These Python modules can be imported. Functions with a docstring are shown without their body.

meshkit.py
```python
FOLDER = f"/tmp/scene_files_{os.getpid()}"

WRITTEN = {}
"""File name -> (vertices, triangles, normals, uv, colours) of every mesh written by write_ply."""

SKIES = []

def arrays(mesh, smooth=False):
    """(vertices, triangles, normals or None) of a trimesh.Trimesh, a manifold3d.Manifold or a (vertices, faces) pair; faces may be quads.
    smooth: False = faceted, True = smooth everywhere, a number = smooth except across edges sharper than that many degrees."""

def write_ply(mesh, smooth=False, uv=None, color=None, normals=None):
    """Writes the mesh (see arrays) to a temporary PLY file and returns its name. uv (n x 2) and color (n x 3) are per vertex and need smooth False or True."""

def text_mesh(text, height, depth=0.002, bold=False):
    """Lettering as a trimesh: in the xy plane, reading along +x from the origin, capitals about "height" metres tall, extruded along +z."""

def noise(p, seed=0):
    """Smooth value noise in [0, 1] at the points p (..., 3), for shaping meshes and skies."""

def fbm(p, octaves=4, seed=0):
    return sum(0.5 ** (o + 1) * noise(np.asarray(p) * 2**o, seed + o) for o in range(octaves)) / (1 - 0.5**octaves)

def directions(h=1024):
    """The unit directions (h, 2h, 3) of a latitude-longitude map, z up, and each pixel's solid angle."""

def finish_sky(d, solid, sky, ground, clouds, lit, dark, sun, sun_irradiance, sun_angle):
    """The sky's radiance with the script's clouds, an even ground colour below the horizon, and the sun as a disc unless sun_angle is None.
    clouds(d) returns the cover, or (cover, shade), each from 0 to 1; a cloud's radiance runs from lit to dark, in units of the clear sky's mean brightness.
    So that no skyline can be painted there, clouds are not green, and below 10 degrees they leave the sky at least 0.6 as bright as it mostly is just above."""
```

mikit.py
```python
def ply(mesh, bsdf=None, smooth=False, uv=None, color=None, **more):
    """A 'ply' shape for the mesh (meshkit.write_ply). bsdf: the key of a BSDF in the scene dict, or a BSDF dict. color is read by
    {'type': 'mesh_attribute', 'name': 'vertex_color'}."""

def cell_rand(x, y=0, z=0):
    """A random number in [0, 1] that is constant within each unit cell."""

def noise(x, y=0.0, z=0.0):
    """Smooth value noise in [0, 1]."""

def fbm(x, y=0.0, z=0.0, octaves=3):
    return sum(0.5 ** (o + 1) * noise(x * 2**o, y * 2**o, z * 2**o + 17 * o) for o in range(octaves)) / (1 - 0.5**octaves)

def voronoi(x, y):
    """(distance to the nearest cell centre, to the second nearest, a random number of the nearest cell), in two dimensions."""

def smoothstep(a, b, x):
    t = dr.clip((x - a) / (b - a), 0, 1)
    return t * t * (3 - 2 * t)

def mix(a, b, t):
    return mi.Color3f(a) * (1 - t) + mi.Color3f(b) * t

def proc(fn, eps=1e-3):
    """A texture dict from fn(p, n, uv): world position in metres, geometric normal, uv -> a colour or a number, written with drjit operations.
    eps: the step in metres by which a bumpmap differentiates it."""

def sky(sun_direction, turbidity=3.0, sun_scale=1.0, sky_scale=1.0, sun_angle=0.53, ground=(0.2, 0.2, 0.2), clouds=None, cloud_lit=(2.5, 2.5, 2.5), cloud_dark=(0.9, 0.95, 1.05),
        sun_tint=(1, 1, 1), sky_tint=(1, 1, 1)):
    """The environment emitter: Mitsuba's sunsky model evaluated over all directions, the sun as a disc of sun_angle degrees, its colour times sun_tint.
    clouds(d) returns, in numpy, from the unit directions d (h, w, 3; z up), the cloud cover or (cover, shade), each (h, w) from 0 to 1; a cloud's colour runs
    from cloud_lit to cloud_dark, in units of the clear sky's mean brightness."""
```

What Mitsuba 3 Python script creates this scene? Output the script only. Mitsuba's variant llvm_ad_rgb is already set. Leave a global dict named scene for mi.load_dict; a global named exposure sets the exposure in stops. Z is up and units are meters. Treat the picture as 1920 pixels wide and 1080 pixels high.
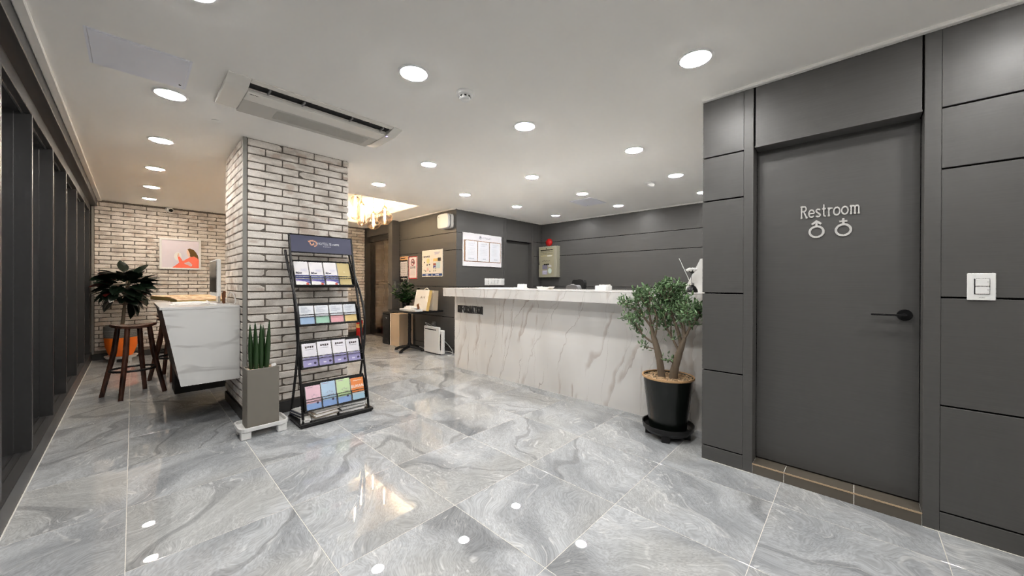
import math, random
import numpy as np, trimesh, mitsuba as mi, drjit as dr
import mikit, meshkit
from shapely.geometry import Polygon, LineString, Point, box as sbox
from shapely.ops import unary_union
from shapely import affinity

# ---------------------------------------------------------------- camera, light, exposure
exposure = 3.12
LED = 20.0                       # radiance of the ceiling downlights
WHITE, WARM, COVE = (1.0, 0.98, 0.95), (1.0, 0.885, 0.74), (1.0, 0.78, 0.49)
YAW, PITCH, ROLL, FOC, CY, CAMH = math.radians(43.5653), math.radians(-0.14104), math.radians(-0.18575), 676.5, 532.44, 1.18


def _camera():
    cy, sy, cp, sp, cr, sr = math.cos(YAW), math.sin(YAW), math.cos(PITCH), math.sin(PITCH), math.cos(ROLL), math.sin(ROLL)
    f = np.array([cy * cp, sy * cp, sp]); r = np.array([sy, -cy, 0.0]); d = np.cross(f, r)
    r2, d2 = cr * r + sr * d, -sr * r + cr * d
    m = np.eye(4); m[:3, 0], m[:3, 1], m[:3, 2], m[:3, 3] = -r2, -d2, f, [0, 0, CAMH]
    return {"type": "perspective", "fov": 2 * math.degrees(math.atan(960 / FOC)), "fov_axis": "x", "near_clip": 0.02, "far_clip": 100.0,
            "principal_point_offset_y": (540 - CY) / 1080, "to_world": mi.ScalarTransform4f(m.tolist())}


scene, labels = {"type": "scene", "camera": _camera()}, {}
T = mi.ScalarTransform4f
H = 2.412                        # ceiling height

# ---------------------------------------------------------------- materials
mix, fbm, noise, sst, cell = mikit.mix, mikit.fbm, mikit.noise, mikit.smoothstep, mikit.cell_rand


def lin(*c):
    c = np.array(c, float) / 255.0
    return [float(x) for x in np.where(c <= 0.04045, c / 12.92, ((c + 0.055) / 1.055) ** 2.4)]


def rgb(c):
    return {"type": "rgb", "value": [float(x) for x in c]}


def pr(name, color, rough=0.5, metal=0.0, spec=0.5, **kw):
    col = color if isinstance(color, dict) else rgb(color)
    scene[name] = {"type": "twosided", "b": {"type": "principled", "base_color": col, "roughness": rough, "metallic": metal, "specular": spec, **kw}}
    return name


TX0, TY0, TW, TL = -0.021, 0.317, 0.600, 0.609


def floor_fn(p, n, uv):
    tx, ty = (p.x - TX0) / TW, (p.y - TY0) / TL
    i, j = dr.floor(tx), dr.floor(ty)
    u, v = tx - i, ty - j
    r1, r2, r3 = cell(i, j, 1), cell(i, j, 2), cell(i, j, 3)
    u = dr.select(r1 > 0.5, 1 - u, u)
    v = dr.select(r2 > 0.5, 1 - v, v)
    a, b = u * 0.6 + dr.floor(r2 * 7) * 3.1, v * 0.6 + dr.floor(r3 * 5) * 2.3
    wx, wy = fbm(a * 3.2, b * 3.2, 3.0, 3) - 0.5, fbm(a * 3.2 + 9.7, b * 3.2, 7.0, 3) - 0.5
    c, d = a * 0.82 + b * 0.57 + wx * 0.34, b * 0.82 - a * 0.57 + wy * 0.34
    f = fbm(c * 7.5, d * 2.4, 1.0, 4)
    col = mix((0.292, 0.306, 0.325), (0.448, 0.466, 0.486), sst(0.22, 0.75, f))
    warmth = sst(0.5, 0.75, noise(a * 2.1, b * 2.1, 11.0))
    col = mix(col, mi.Color3f(0.42, 0.42, 0.405), warmth * 0.5)
    band = dr.abs(noise(c * 2.6 + 4.0, d * 0.8, 5.0) - 0.5)
    col = mix(col, mi.Color3f(0.16, 0.165, 0.175), (1 - sst(0.012, 0.030, band)) * 0.5)
    thin = dr.abs(fbm(c * 3.4 + 17.0, d * 1.7, 9.0, 3) - 0.52)
    col = mix(col, mi.Color3f(0.68, 0.68, 0.67), (1 - sst(0.002, 0.009, thin)) * 0.30 * sst(0.35, 0.6, noise(a * 4, b * 4, 2.0)))
    streak = fbm(c * 46.0, d * 5.0, 13.0, 2) - 0.5
    fleck = sst(0.74, 0.86, noise(c * 95.0, d * 22.0, 21.0)) * sst(0.5, 0.7, noise(a * 6.0, b * 6.0, 8.0))
    grain = noise(c * 300.0, d * 90.0, 3.0) - 0.5
    col = mix(col, mi.Color3f(0.66, 0.665, 0.665), fleck * 0.5)
    return col * (1 + 0.38 * grain + 0.15 * streak)


def counter_fn(p, n, uv):
    y, z = p.y + p.x * 0.8, p.z
    big, small = fbm(y * 1.3, z * 0.75, 4.0, 2) - 0.5, fbm(y * 10.0, z * 6.0, 6.0, 3) - 0.5
    col = mix((0.765, 0.745, 0.72), (0.86, 0.845, 0.825), sst(0.3, 0.7, fbm(y * 2.7, z * 0.9, 8.0, 3)))
    for f, tilt, seed, wd_, amt, tone in ((3.3, 0.30, 1.0, 0.013, 0.72, (0.33, 0.29, 0.27)), (5.6, -0.25, 2.0, 0.011, 0.55, (0.42, 0.375, 0.345)), (2.6, 0.55, 3.0, 0.020, 0.60, (0.40, 0.34, 0.305))):
        v = y * f + z * tilt + big * 1.7 + small * 0.34
        k = dr.floor(v)
        d = v - k - 0.5
        on = sst(0.28, 0.55, noise(k * 3.7, z * 1.9 + seed * 9, seed)) * (0.35 + 0.65 * cell(k, seed))
        col = mix(col, mi.Color3f(tone), (1 - sst(0.2 * wd_, wd_, dr.abs(d))) * amt * on)
        blot = sst(0.0, 0.02, d) * (1 - sst(0.03, 0.17, d)) * sst(0.54, 0.70, fbm(y * 5.0 + seed * 5, z * 2.6, seed, 3))
        col = mix(col, mi.Color3f(0.52, 0.45, 0.405), blot * 0.62)
    return col


def desk_fn(p, n, uv):
    a, z = p.x + p.y, p.z
    w = fbm(a * 3.0, z * 4.0, 2.0, 3) - 0.5
    s = z * 1.0 + w * 0.16 + a * 0.10
    col = mix((0.70, 0.70, 0.69), (0.77, 0.77, 0.765), sst(0.3, 0.7, fbm(a * 2, z * 5, 5.0, 3)))
    v1 = dr.abs(fbm(s * 7.5 + 2.0, a * 1.4, 3.0, 3) - 0.5)
    return mix(col, mi.Color3f(0.42, 0.41, 0.405), (1 - sst(0.003, 0.034, v1)) * 0.50 * sst(0.36, 0.6, noise(a * 5, z * 7, 4.0)))


def brick_fn(p, n, uv):
    a = p.x + p.y * 1.07
    t = fbm(a * 6.0, p.z * 14.0, p.y * 2, 3)
    col = mix((0.52, 0.475, 0.43), (0.77, 0.725, 0.675), sst(0.28, 0.60, t))
    col = mix(col, mi.Color3f(0.45, 0.35, 0.29), sst(0.62, 0.80, fbm(a * 9.0 + 5, p.z * 17.0, 4.0, 2)) * 0.6)
    return col * (0.90 + 0.20 * noise(a * 160.0, p.z * 160.0, p.y * 90.0))


def film_fn(p, n, uv):
    a = p.x + p.y
    g = noise(a * 9.0, p.z * 420.0, 2.0) - 0.5
    return mi.Color3f(0.077, 0.0755, 0.073) * (1 + 0.09 * g)


def wood_fn(p, n, uv):
    g = fbm(p.x * 30.0 + fbm(p.x * 5, p.y * 5, p.z * 2, 2) * 2, p.y * 30.0, p.z * 5.0, 3)
    return mix((0.022, 0.009, 0.006), (0.105, 0.040, 0.024), sst(0.3, 0.7, g))


def oak_fn(p, n, uv):
    g = fbm(p.x * 26.0 + p.z * 20.0, p.y * 3.0, 2.0, 3)
    return mix((0.40, 0.26, 0.15), (0.62, 0.45, 0.29), sst(0.3, 0.7, g))


def pebble_fn(p, n, uv):
    r = cell(dr.floor(p.x * 110), dr.floor(p.y * 110), dr.floor(p.z * 60))
    return mix((0.30, 0.17, 0.08), (0.80, 0.60, 0.38), r)


scene["m_floor"] = {"type": "plastic", "int_ior": 1.52, "nonlinear": False, "diffuse_reflectance": mikit.proc(floor_fn)}
scene["m_counter"] = {"type": "twosided", "b": {"type": "roughplastic", "alpha": 0.09, "int_ior": 1.45, "diffuse_reflectance": mikit.proc(counter_fn)}}
scene["m_desk"] = {"type": "twosided", "b": {"type": "roughplastic", "alpha": 0.09, "int_ior": 1.45, "diffuse_reflectance": mikit.proc(desk_fn)}}
pr("m_brick", mikit.proc(brick_fn), 0.85, spec=0.25)
pr("m_mortar", (0.185, 0.165, 0.145), 0.95, spec=0.1)
pr("m_cornertrim", (0.24, 0.235, 0.215), 0.6)
pr("m_film", mikit.proc(film_fn), 0.42, spec=0.45)
pr("m_gap", (0.006, 0.006, 0.006), 0.8, spec=0.1)
pr("m_liftframe", (0.030, 0.028, 0.025), 0.4)
pr("m_alu", (0.024, 0.024, 0.025), 0.35, spec=0.6)
pr("m_ceiling", (0.86, 0.845, 0.81), 0.9, spec=0.1)
pr("m_crown", (0.74, 0.725, 0.695), 0.6)
pr("m_paint", (0.55, 0.53, 0.50), 0.9, spec=0.1)
pr("m_white", (0.78, 0.78, 0.77), 0.4)
pr("m_whitegloss", (0.80, 0.80, 0.79), 0.15)
pr("m_ivory", (0.72, 0.70, 0.655), 0.45)
pr("m_ivorydark", (0.52, 0.505, 0.47), 0.6)
pr("m_black", (0.007, 0.007, 0.0075), 0.33, spec=0.35)
pr("m_blackmatte", (0.016, 0.016, 0.016), 0.7, spec=0.2)
pr("m_basetrim", (0.035, 0.034, 0.033), 0.5)
pr("m_grey", (0.20, 0.20, 0.20), 0.5)
pr("m_steel", (0.55, 0.55, 0.54), 0.28, metal=1.0)
pr("m_brass", (0.62, 0.50, 0.30), 0.22, metal=1.0)
pr("m_letter", (0.50, 0.49, 0.475), 0.4)
pr("m_letterdark", (0.035, 0.035, 0.035), 0.4)
pr("m_taupe", (0.185, 0.170, 0.145), 0.6)
pr("m_wood", mikit.proc(wood_fn), 0.35)
pr("m_oak", mikit.proc(oak_fn), 0.45)
pr("m_goldwood", (0.46, 0.34, 0.12), 0.35)
pr("m_ply", (0.60, 0.46, 0.33), 0.6)
pr("m_orange", (0.80, 0.17, 0.012), 0.45)
pr("m_potgrey", (0.115, 0.115, 0.115), 0.6)
pr("m_potdark", (0.004, 0.006, 0.005), 0.25, spec=0.4)
pr("m_tan", (0.46, 0.28, 0.14), 0.6)
pr("m_pebble", mikit.proc(pebble_fn), 0.8)
pr("m_bark", (0.185, 0.142, 0.102), 0.8)
pr("m_red", (0.45, 0.010, 0.010), 0.3)
pr("m_panelbeige", (0.34, 0.325, 0.25), 0.5)
pr("m_threshold", (0.105, 0.090, 0.072), 0.55)
pr("m_edge", (0.42, 0.31, 0.20), 0.5)
pr("m_grout", (0.66, 0.64, 0.60), 0.8)
pr("m_leafrubber", (0.005, 0.011, 0.007), 0.24, spec=0.42)
pr("m_leafred", (0.10, 0.012, 0.010), 0.3)
pr("m_leafsnake", (0.016, 0.044, 0.012), 0.35)
pr("m_screen", (0.010, 0.009, 0.009), 0.12)
pr("m_brown", (0.16, 0.055, 0.016), 0.5)
pr("m_hatch", (0.78, 0.79, 0.85), 0.7)
pr("m_paper", (0.78, 0.77, 0.75), 0.8, spec=0.1)
pr("m_sign", (0.060, 0.064, 0.095), 0.45)
pr("m_cardside", (0.62, 0.42, 0.14), 0.6)
pr("m_kraft", (0.44, 0.36, 0.27), 0.7)
pr("m_chairgrey", (0.13, 0.13, 0.135), 0.55)
pr("m_asphalt", (0.03, 0.03, 0.032), 0.9)
scene["m_print"] = {"type": "twosided", "b": {"type": "principled", "base_color": {"type": "mesh_attribute", "name": "vertex_color"}, "roughness": 0.45, "specular": 0.3}}
scene["m_jade"] = {"type": "twosided", "b": {"type": "principled", "base_color": {"type": "mesh_attribute", "name": "vertex_color"}, "roughness": 0.32, "specular": 0.5}}
scene["m_glass"] = {"type": "thindielectric", "int_ior": 1.5}
scene["m_smoke"] = {"type": "thindielectric", "int_ior": 1.7, "specular_transmittance": rgb((0.80, 0.66, 0.55)), "specular_reflectance": rgb((1.0, 0.9, 0.8))}
scene["m_smokeblend"] = {"type": "blendbsdf", "weight": 0.16, "a": {"type": "thindielectric", "int_ior": 1.6, "specular_transmittance": rgb((0.92, 0.84, 0.76))}, "b": {"type": "twosided", "x": {"type": "roughconductor", "material": "none", "alpha": 0.05, "specular_reflectance": rgb((0.50, 0.42, 0.36))}}}
scene["m_mirror"] = {"type": "roughconductor", "material": "none", "alpha": 0.02, "specular_reflectance": rgb((0.36, 0.32, 0.28))}
scene["m_acrylic"] = {"type": "thindielectric", "int_ior": 1.49}


# ---------------------------------------------------------------- helpers
used = set()


def key_for(name):
    if name not in used:
        used.add(name); return name
    k = 1
    while f"{name}_{k:03d}" in used:
        k += 1
    used.add(f"{name}_{k:03d}"); return f"{name}_{k:03d}"


def thing(name, label, cat, group=None, kind=None):
    k = key_for(name); labels[k] = {"label": label}
    if cat: labels[k]["category"] = cat
    if group: labels[k]["group"] = group
    if kind: labels[k]["kind"] = kind
    return k


def struct(name, label):
    return thing(name, label, None, None, "structure")


def put(parent, name, mesh, mat, smooth=False, label=None, kind=None, **kw):
    k = key_for(f"{parent}__{name}" if parent else name)
    shape = mesh if isinstance(mesh, dict) else mikit.ply(mesh, mat, smooth=smooth, **kw)
    scene[k] = dict(shape)
    if label or kind:
        labels[k] = {a: b for a, b in (("label", label), ("kind", kind)) if b}
    return k


def single(name, mesh, mat, label, cat, smooth=False, group=None, kind=None, **kw):
    k = thing(name, label, cat, group, kind)
    scene[k] = dict(mesh if isinstance(mesh, dict) else mikit.ply(mesh, mat, smooth=smooth, **kw))
    return k


def bx(x0, x1, y0, y1, z0, z1, c=0.0):
    """A box with its edges chamfered by c."""
    if c <= 0:
        m = trimesh.creation.box((x1 - x0, y1 - y0, z1 - z0)); m.apply_translation(((x0 + x1) / 2, (y0 + y1) / 2, (z0 + z1) / 2)); return m
    h = np.array([x1 - x0, y1 - y0, z1 - z0]) / 2
    c = min(c, 0.45 * h.min())
    pts = []
    for s in np.ndindex(2, 2, 2):
        s = np.array(s) * 2 - 1
        for k in range(3):
            q = h - c; q = q.copy(); q[k] = h[k]; pts.append(s * q)
    m = trimesh.convex.convex_hull(np.array(pts)); m.apply_translation(((x0 + x1) / 2, (y0 + y1) / 2, (z0 + z1) / 2)); return m


def cat(*ms):
    return trimesh.util.concatenate([m for m in ms if m is not None])


def move(m, loc=(0, 0, 0), rz=0.0, rx=0.0, ry=0.0):
    m = m.copy(); tm = trimesh.transformations
    for a, ax in ((rx, [1, 0, 0]), (ry, [0, 1, 0]), (rz, [0, 0, 1])):
        if a: m.apply_transform(tm.rotation_matrix(math.radians(a), ax))
    m.apply_translation(loc); return m


def lathe(profile, n=32, loc=(0, 0, 0)):
    m = trimesh.creation.revolve(np.array(profile, float), sections=n); m.apply_translation(loc)
    if m.volume < 0: m.invert()
    return m


def tube(path, r, n=8, closed=False):
    P = np.array(path, float); N = len(P)
    R = np.full(N, r) if np.isscalar(r) else np.array(r, float)
    t = np.roll(P, -1, 0) - np.roll(P, 1, 0) if closed else np.gradient(P, axis=0)
    t /= np.maximum(np.linalg.norm(t, axis=1, keepdims=True), 1e-9)
    u = np.cross(t[0], [0, 0, 1] if abs(t[0][2]) < 0.9 else [1, 0, 0]); V = []
    a = np.arange(n) * 2 * np.pi / n
    for k in range(N):
        u = u - t[k] * (u @ t[k]); u /= np.linalg.norm(u); w = np.cross(t[k], u)
        V.append(P[k] + R[k] * (np.cos(a)[:, None] * u + np.sin(a)[:, None] * w))
    V = np.vstack(V); F = []
    for k in range(N if closed else N - 1):
        for i in range(n):
            p, q = k * n + i, k * n + (i + 1) % n; p2, q2 = ((k + 1) % N) * n + i, ((k + 1) % N) * n + (i + 1) % n
            F += [[p, q, q2], [p, q2, p2]]
    if not closed:
        V = np.vstack([V, P[0], P[-1]]); c0, c1 = len(V) - 2, len(V) - 1
        for i in range(n):
            F += [[c0, (i + 1) % n, i], [c1, (N - 1) * n + i, (N - 1) * n + (i + 1) % n]]
    m = trimesh.Trimesh(V, F, process=False); return m


def spline(pts, n=24):
    from scipy.interpolate import CubicSpline
    P = np.array(pts, float); d = np.r_[0, np.cumsum(np.linalg.norm(np.diff(P, axis=0), axis=1))]
    return CubicSpline(d, P)(np.linspace(0, d[-1], n))


def prism(poly, depth):
    """Shapely polygon(s) extruded along +z."""
    gs = [g for g in getattr(poly, "geoms", [poly]) if g.area > 1e-9]
    return cat(*[trimesh.creation.extrude_polygon(g, depth, engine="earcut") for g in gs])


def frame3(m, o, U, V, N):
    """A mesh from local (u, v, w) to o + u U + v V + w N."""
    m = m.copy(); M = np.eye(4); M[:3, 0], M[:3, 1], M[:3, 2], M[:3, 3] = U, V, N, o
    m.apply_transform(M)
    if np.dot(np.cross(U, V), N) < 0: m.invert()
    return m


def rrect(x0, y0, x1, y1, r):
    return sbox(x0 + r, y0 + r, x1 - r, y1 - r).buffer(r, quad_segs=4) if r > 0 else sbox(x0, y0, x1, y1)


class Print:
    """Flat print: coloured shapes layered on a sheet, one mesh with vertex colours."""
    def __init__(self, w, h, bg, step=0.0003):
        self.v, self.f, self.c, self.n, self.layer, self.step = [], [], [], 0, 0, step
        self.w, self.h = w, h
        self.poly(sbox(0, 0, w, h), bg)

    def poly(self, g, color):
        col = lin(*color); self.layer += 1
        for q in getattr(g, "geoms", [g]):
            if q.area < 1e-10 or q.geom_type != "Polygon": continue
            v, f = trimesh.creation.triangulate_polygon(q, engine="earcut")
            self.v.append(np.c_[v, np.full(len(v), self.layer * self.step)]); self.f.append(np.array(f) + self.n)
            self.c.append(np.tile(col, (len(v), 1))); self.n += len(v)
        return self

    def rect(self, x0, y0, x1, y1, color):
        return self.poly(sbox(x0, y0, x1, y1), color)

    def text(self, s, x, y, height, color, bold=False, center=False, sx=1.0):
        m = meshkit.text_mesh(s, height, 0.001, bold)
        top = m.vertices[:, 2] > 0.0005
        keep = top[m.faces].all(1); v, f = m.vertices.copy(), m.faces[keep]
        v[:, 0] *= sx
        if center: v[:, 0] -= (v[:, 0].min() + v[:, 0].max()) / 2
        self.layer += 1
        self.v.append(np.c_[v[:, 0] + x, v[:, 1] + y, np.full(len(v), self.layer * self.step)]); self.f.append(f + self.n)
        self.c.append(np.tile(lin(*color), (len(v), 1))); self.n += len(v)
        return self

    def lines(self, x0, x1, y0, y1, n, color, fill=0.45, seed=1, ragged=0.3):
        rnd = random.Random(seed); p = (y1 - y0) / n
        self.poly(unary_union([sbox(x0, y1 - (k + fill) * p, x1 - (x1 - x0) * ragged * rnd.random(), y1 - k * p) for k in range(n)]), color); return self

    def build(self, parent, name, o, U, V, N, label=None):
        v, f = np.vstack(self.v), np.vstack(self.f)
        U, V, N = (np.array(q, float) for q in (U, V, N))
        P = np.array(o, float) + v[:, :1] * U + v[:, 1:2] * V + v[:, 2:] * N
        if np.dot(np.cross(U, V), N) < 0: f = f[:, ::-1]
        return put(parent, name, trimesh.Trimesh(P, f, process=False), "m_print", color=np.vstack(self.c), label=label)


def arc(cx, cy, rx, ry, a0, a1, n=20):
    t = np.radians(np.linspace(a0, a1, n)); return [(cx + rx * math.cos(x), cy + ry * math.sin(x)) for x in t]


def glyph(ch, w):
    """Slab letters as shapely shapes: capitals 1 high, small letters 0.68."""
    L, S = [], 0.09
    def ser(*xs, y=0.0): return [[(x - S, y), (x + S, y)] for x in xs]
    X = 0.68
    if ch == "R": L, a = [[(.12, 0), (.12, 1)], [(.12, 1 - w / 2), (.32, 1 - w / 2)] + arc(.34, .75, .18, .25 - w / 2, 90, -90) + [(.12, .5 + w / 2)], [(.33, .5), (.56, w / 2)]] + ser(.12, .58, y=w / 2) + [[(.02, 1 - w / 2), (.14, 1 - w / 2)]], .68
    elif ch == "e": L, a = [arc(.27, X / 2, .23, X / 2 - w / 2, 0, 320, 28), [(.04, X / 2), (.5, X / 2)]], .56
    elif ch == "s": L, a = [arc(.23, X * .74, .17, X * .26 - w / 2, 20, 250, 16) + arc(.23, X * .26, .18, X * .26 - w / 2, 80, -160, 16)], .48
    elif ch == "t": L, a = [[(.18, .95), (.18, .16)] + arc(.29, .15, .11, .15 - w / 2, 180, 300, 8), [(.03, X - w / 2), (.36, X - w / 2)]], .40
    elif ch == "r": L, a = [[(.15, 0), (.15, X)], [(.15, .42)] + arc(.34, .42, .19, X - .42 - w / 2, 180, 55, 10)] + ser(.15, y=w / 2) + [[(.04, X - w / 2), (.15, X - w / 2)]], .46
    elif ch == "o": L, a = [arc(.29, X / 2, .25, X / 2 - w / 2, 0, 360, 32)], .60
    elif ch == "m": L, a = [[(.13, 0), (.13, X)], [(.13, .45)] + arc(.28, .45, .15, X - .45 - w / 2, 180, 0, 12) + [(.43, 0)], [(.43, .45)] + arc(.58, .45, .15, X - .45 - w / 2, 180, 0, 12) + [(.73, 0)]] + ser(.13, .43, .73, y=w / 2) + [[(.03, X - w / 2), (.13, X - w / 2)]], .88
    elif ch == "I": L, a = [[(.13, 0), (.13, 1)]] + ser(.13, y=w / 2) + ser(.13, y=1 - w / 2), .28
    elif ch == "N": L, a = [[(.12, 0), (.12, 1)], [(.12, 1), (.50, 0)], [(.50, 0), (.50, 1)]] + ser(.12, y=w / 2) + ser(.50, y=1 - w / 2), .64
    elif ch == "F": L, a = [[(.12, 0), (.12, 1)], [(.05, 1 - w / 2), (.50, 1 - w / 2)], [(.12, .52), (.42, .52)]] + ser(.12, y=w / 2), .56
    elif ch == "O": L, a = [arc(.30, .5, .23, .5 - w / 2, 0, 360, 32)], .62
    elif ch == "M": L, a = [[(.12, 0), (.12, 1)], [(.12, 1), (.37, .15), (.62, 1)], [(.62, 1), (.62, 0)]] + ser(.12, .62, y=w / 2), .76
    elif ch == "A": L, a = [[(.06, 0), (.30, 1), (.54, 0)], [(.15, .34), (.45, .34)]] + ser(.08, .52, y=w / 2), .62
    elif ch == "T": L, a = [[(.28, 0), (.28, 1)], [(.03, 1 - w / 2), (.53, 1 - w / 2)], [(.04, 1), (.04, .82)], [(.52, 1), (.52, .82)]] + ser(.28, y=w / 2), .56
    return unary_union([LineString(l).buffer(w / 2, cap_style="flat", join_style="round" if ch in "ANM" else "mitre", mitre_limit=2) for l in L]), a


def word(s, w=0.12, gap=0.05):
    out, x = [], 0.0
    for ch in s:
        g, a = glyph(ch, w); out.append(affinity.translate(g, x, 0)); x += a + gap
    return out, x - gap


# ---------------------------------------------------------------- the setting
F = struct("floor", "polished grey veined marble tile floor with pale joints")
put(F, "grout_bed", bx(-0.42, 5.95, -1.6, 8.25, -0.06, -0.0006), "m_grout")
tile_cache = {}
xs = [TX0 + TW * k for k in range(-1, 12)]; ys = [TY0 + TL * k for k in range(-4, 15)]
for i in range(len(xs) - 1):
    for j in range(len(ys) - 1):
        x0, x1, y0, y1 = max(xs[i], -0.42), min(xs[i + 1], 5.95), max(ys[j], -1.6), min(ys[j + 1], 8.25)
        if x1 - x0 < 0.01 or y1 - y0 < 0.01: continue
        if x0 > 2.72 and y1 < 0.7: continue
        if x0 > 3.70 and y0 > 4.8: continue
        g = 0.0015
        put(F, "tile", bx(x0 + g, x1 - g, y0 + g, y1 - g, -0.012, 0.0, 0.0006), "m_floor")

put(F, "edge_joint", cat(bx(-.4195, -.4145, -1.6, 8.236, 0, .0012), bx(2.653, 2.6585, -1.6, -.243, 0, .0012), bx(2.653, 2.6585, .462, .75, 0, .0012)), "m_grout")
C = struct("ceiling", "off-white painted ceiling with a recessed light well")
RX0, RX1, RY0, RY1 = 1.75, 3.18, 5.07, 7.45
outline = Polygon([(-0.60, -1.65), (6.0, -1.65), (6.0, 8.35), (-0.60, 8.35)], [[(RX0, RY0), (RX1, RY0), (RX1, RY1), (RX0, RY1)]])
put(C, "slab", move(prism(outline, 0.07), (0, 0, H)), "m_ceiling")
e = 0.22
put(C, "recess_wall", cat(bx(RX0 - e - .02, RX0 - e, RY0 - e, RY1 + e, H + .07, H + .30), bx(RX1 + e, RX1 + e + .02, RY0 - e, RY1 + e, H + .07, H + .30),
    bx(RX0 - e, RX1 + e, RY0 - e - .02, RY0 - e, H + .07, H + .30), bx(RX0 - e, RX1 + e, RY1 + e, RY1 + e + .02, H + .07, H + .30)), "m_ceiling")
put(C, "recess_panel", bx(RX0 - e, RX1 + e, RY0 - e, RY1 + e, H + .30, H + .33), "m_ceiling")
for (x0, x1, y0, y1) in ((RX0 - .01, RX0 + .012, RY0, RY1), (RX1 - .012, RX1 + .01, RY0, RY1), (RX0, RX1, RY0 - .01, RY0 + .012), (RX0, RX1, RY1 - .012, RY1 + .01)):
    put(C, "recess_lip", bx(x0, x1, y0, y1, H + .004, H + .115, .003), "m_ceiling")
for (x0, x1, y0, y1) in ((RX0 - .17, RX0 - .13, RY0, RY1), (RX1 + .13, RX1 + .17, RY0, RY1), (RX0, RX1, RY0 - .17, RY0 - .13), (RX0, RX1, RY1 + .13, RY1 + .17)):
    put(C, "light_strip", bx(x0, x1, y0, y1, H + .075, H + .095), "m_white", emitter={"type": "area", "radiance": rgb(np.array(COVE) * 3.6)})


def crown(name, lo, hi, label):
    k = struct(name, label)
    (x0, y0), (x1, y1) = lo, hi
    put(k, "moulding", bx(x0, x1, y0, y1, H - .016, H + .005, .006), "m_crown")


crown("trim_1", (-0.366, -1.6), (-0.324, 8.25), "pale crown moulding along the window wall")
crown("trim_2", (2.625, -1.6), (2.66, 0.75), "pale crown moulding above the restroom wall")
crown("trim_3", (3.645, 4.77), (3.68, 6.60), "pale crown moulding above the passage wall")
crown("trim_4", (3.68, 4.735), (5.90, 4.77), "pale crown moulding above the staff door wall")
crown("trim_5", (5.865, 0.75), (5.90, 4.735), "pale crown moulding above the reception rear wall")

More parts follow.
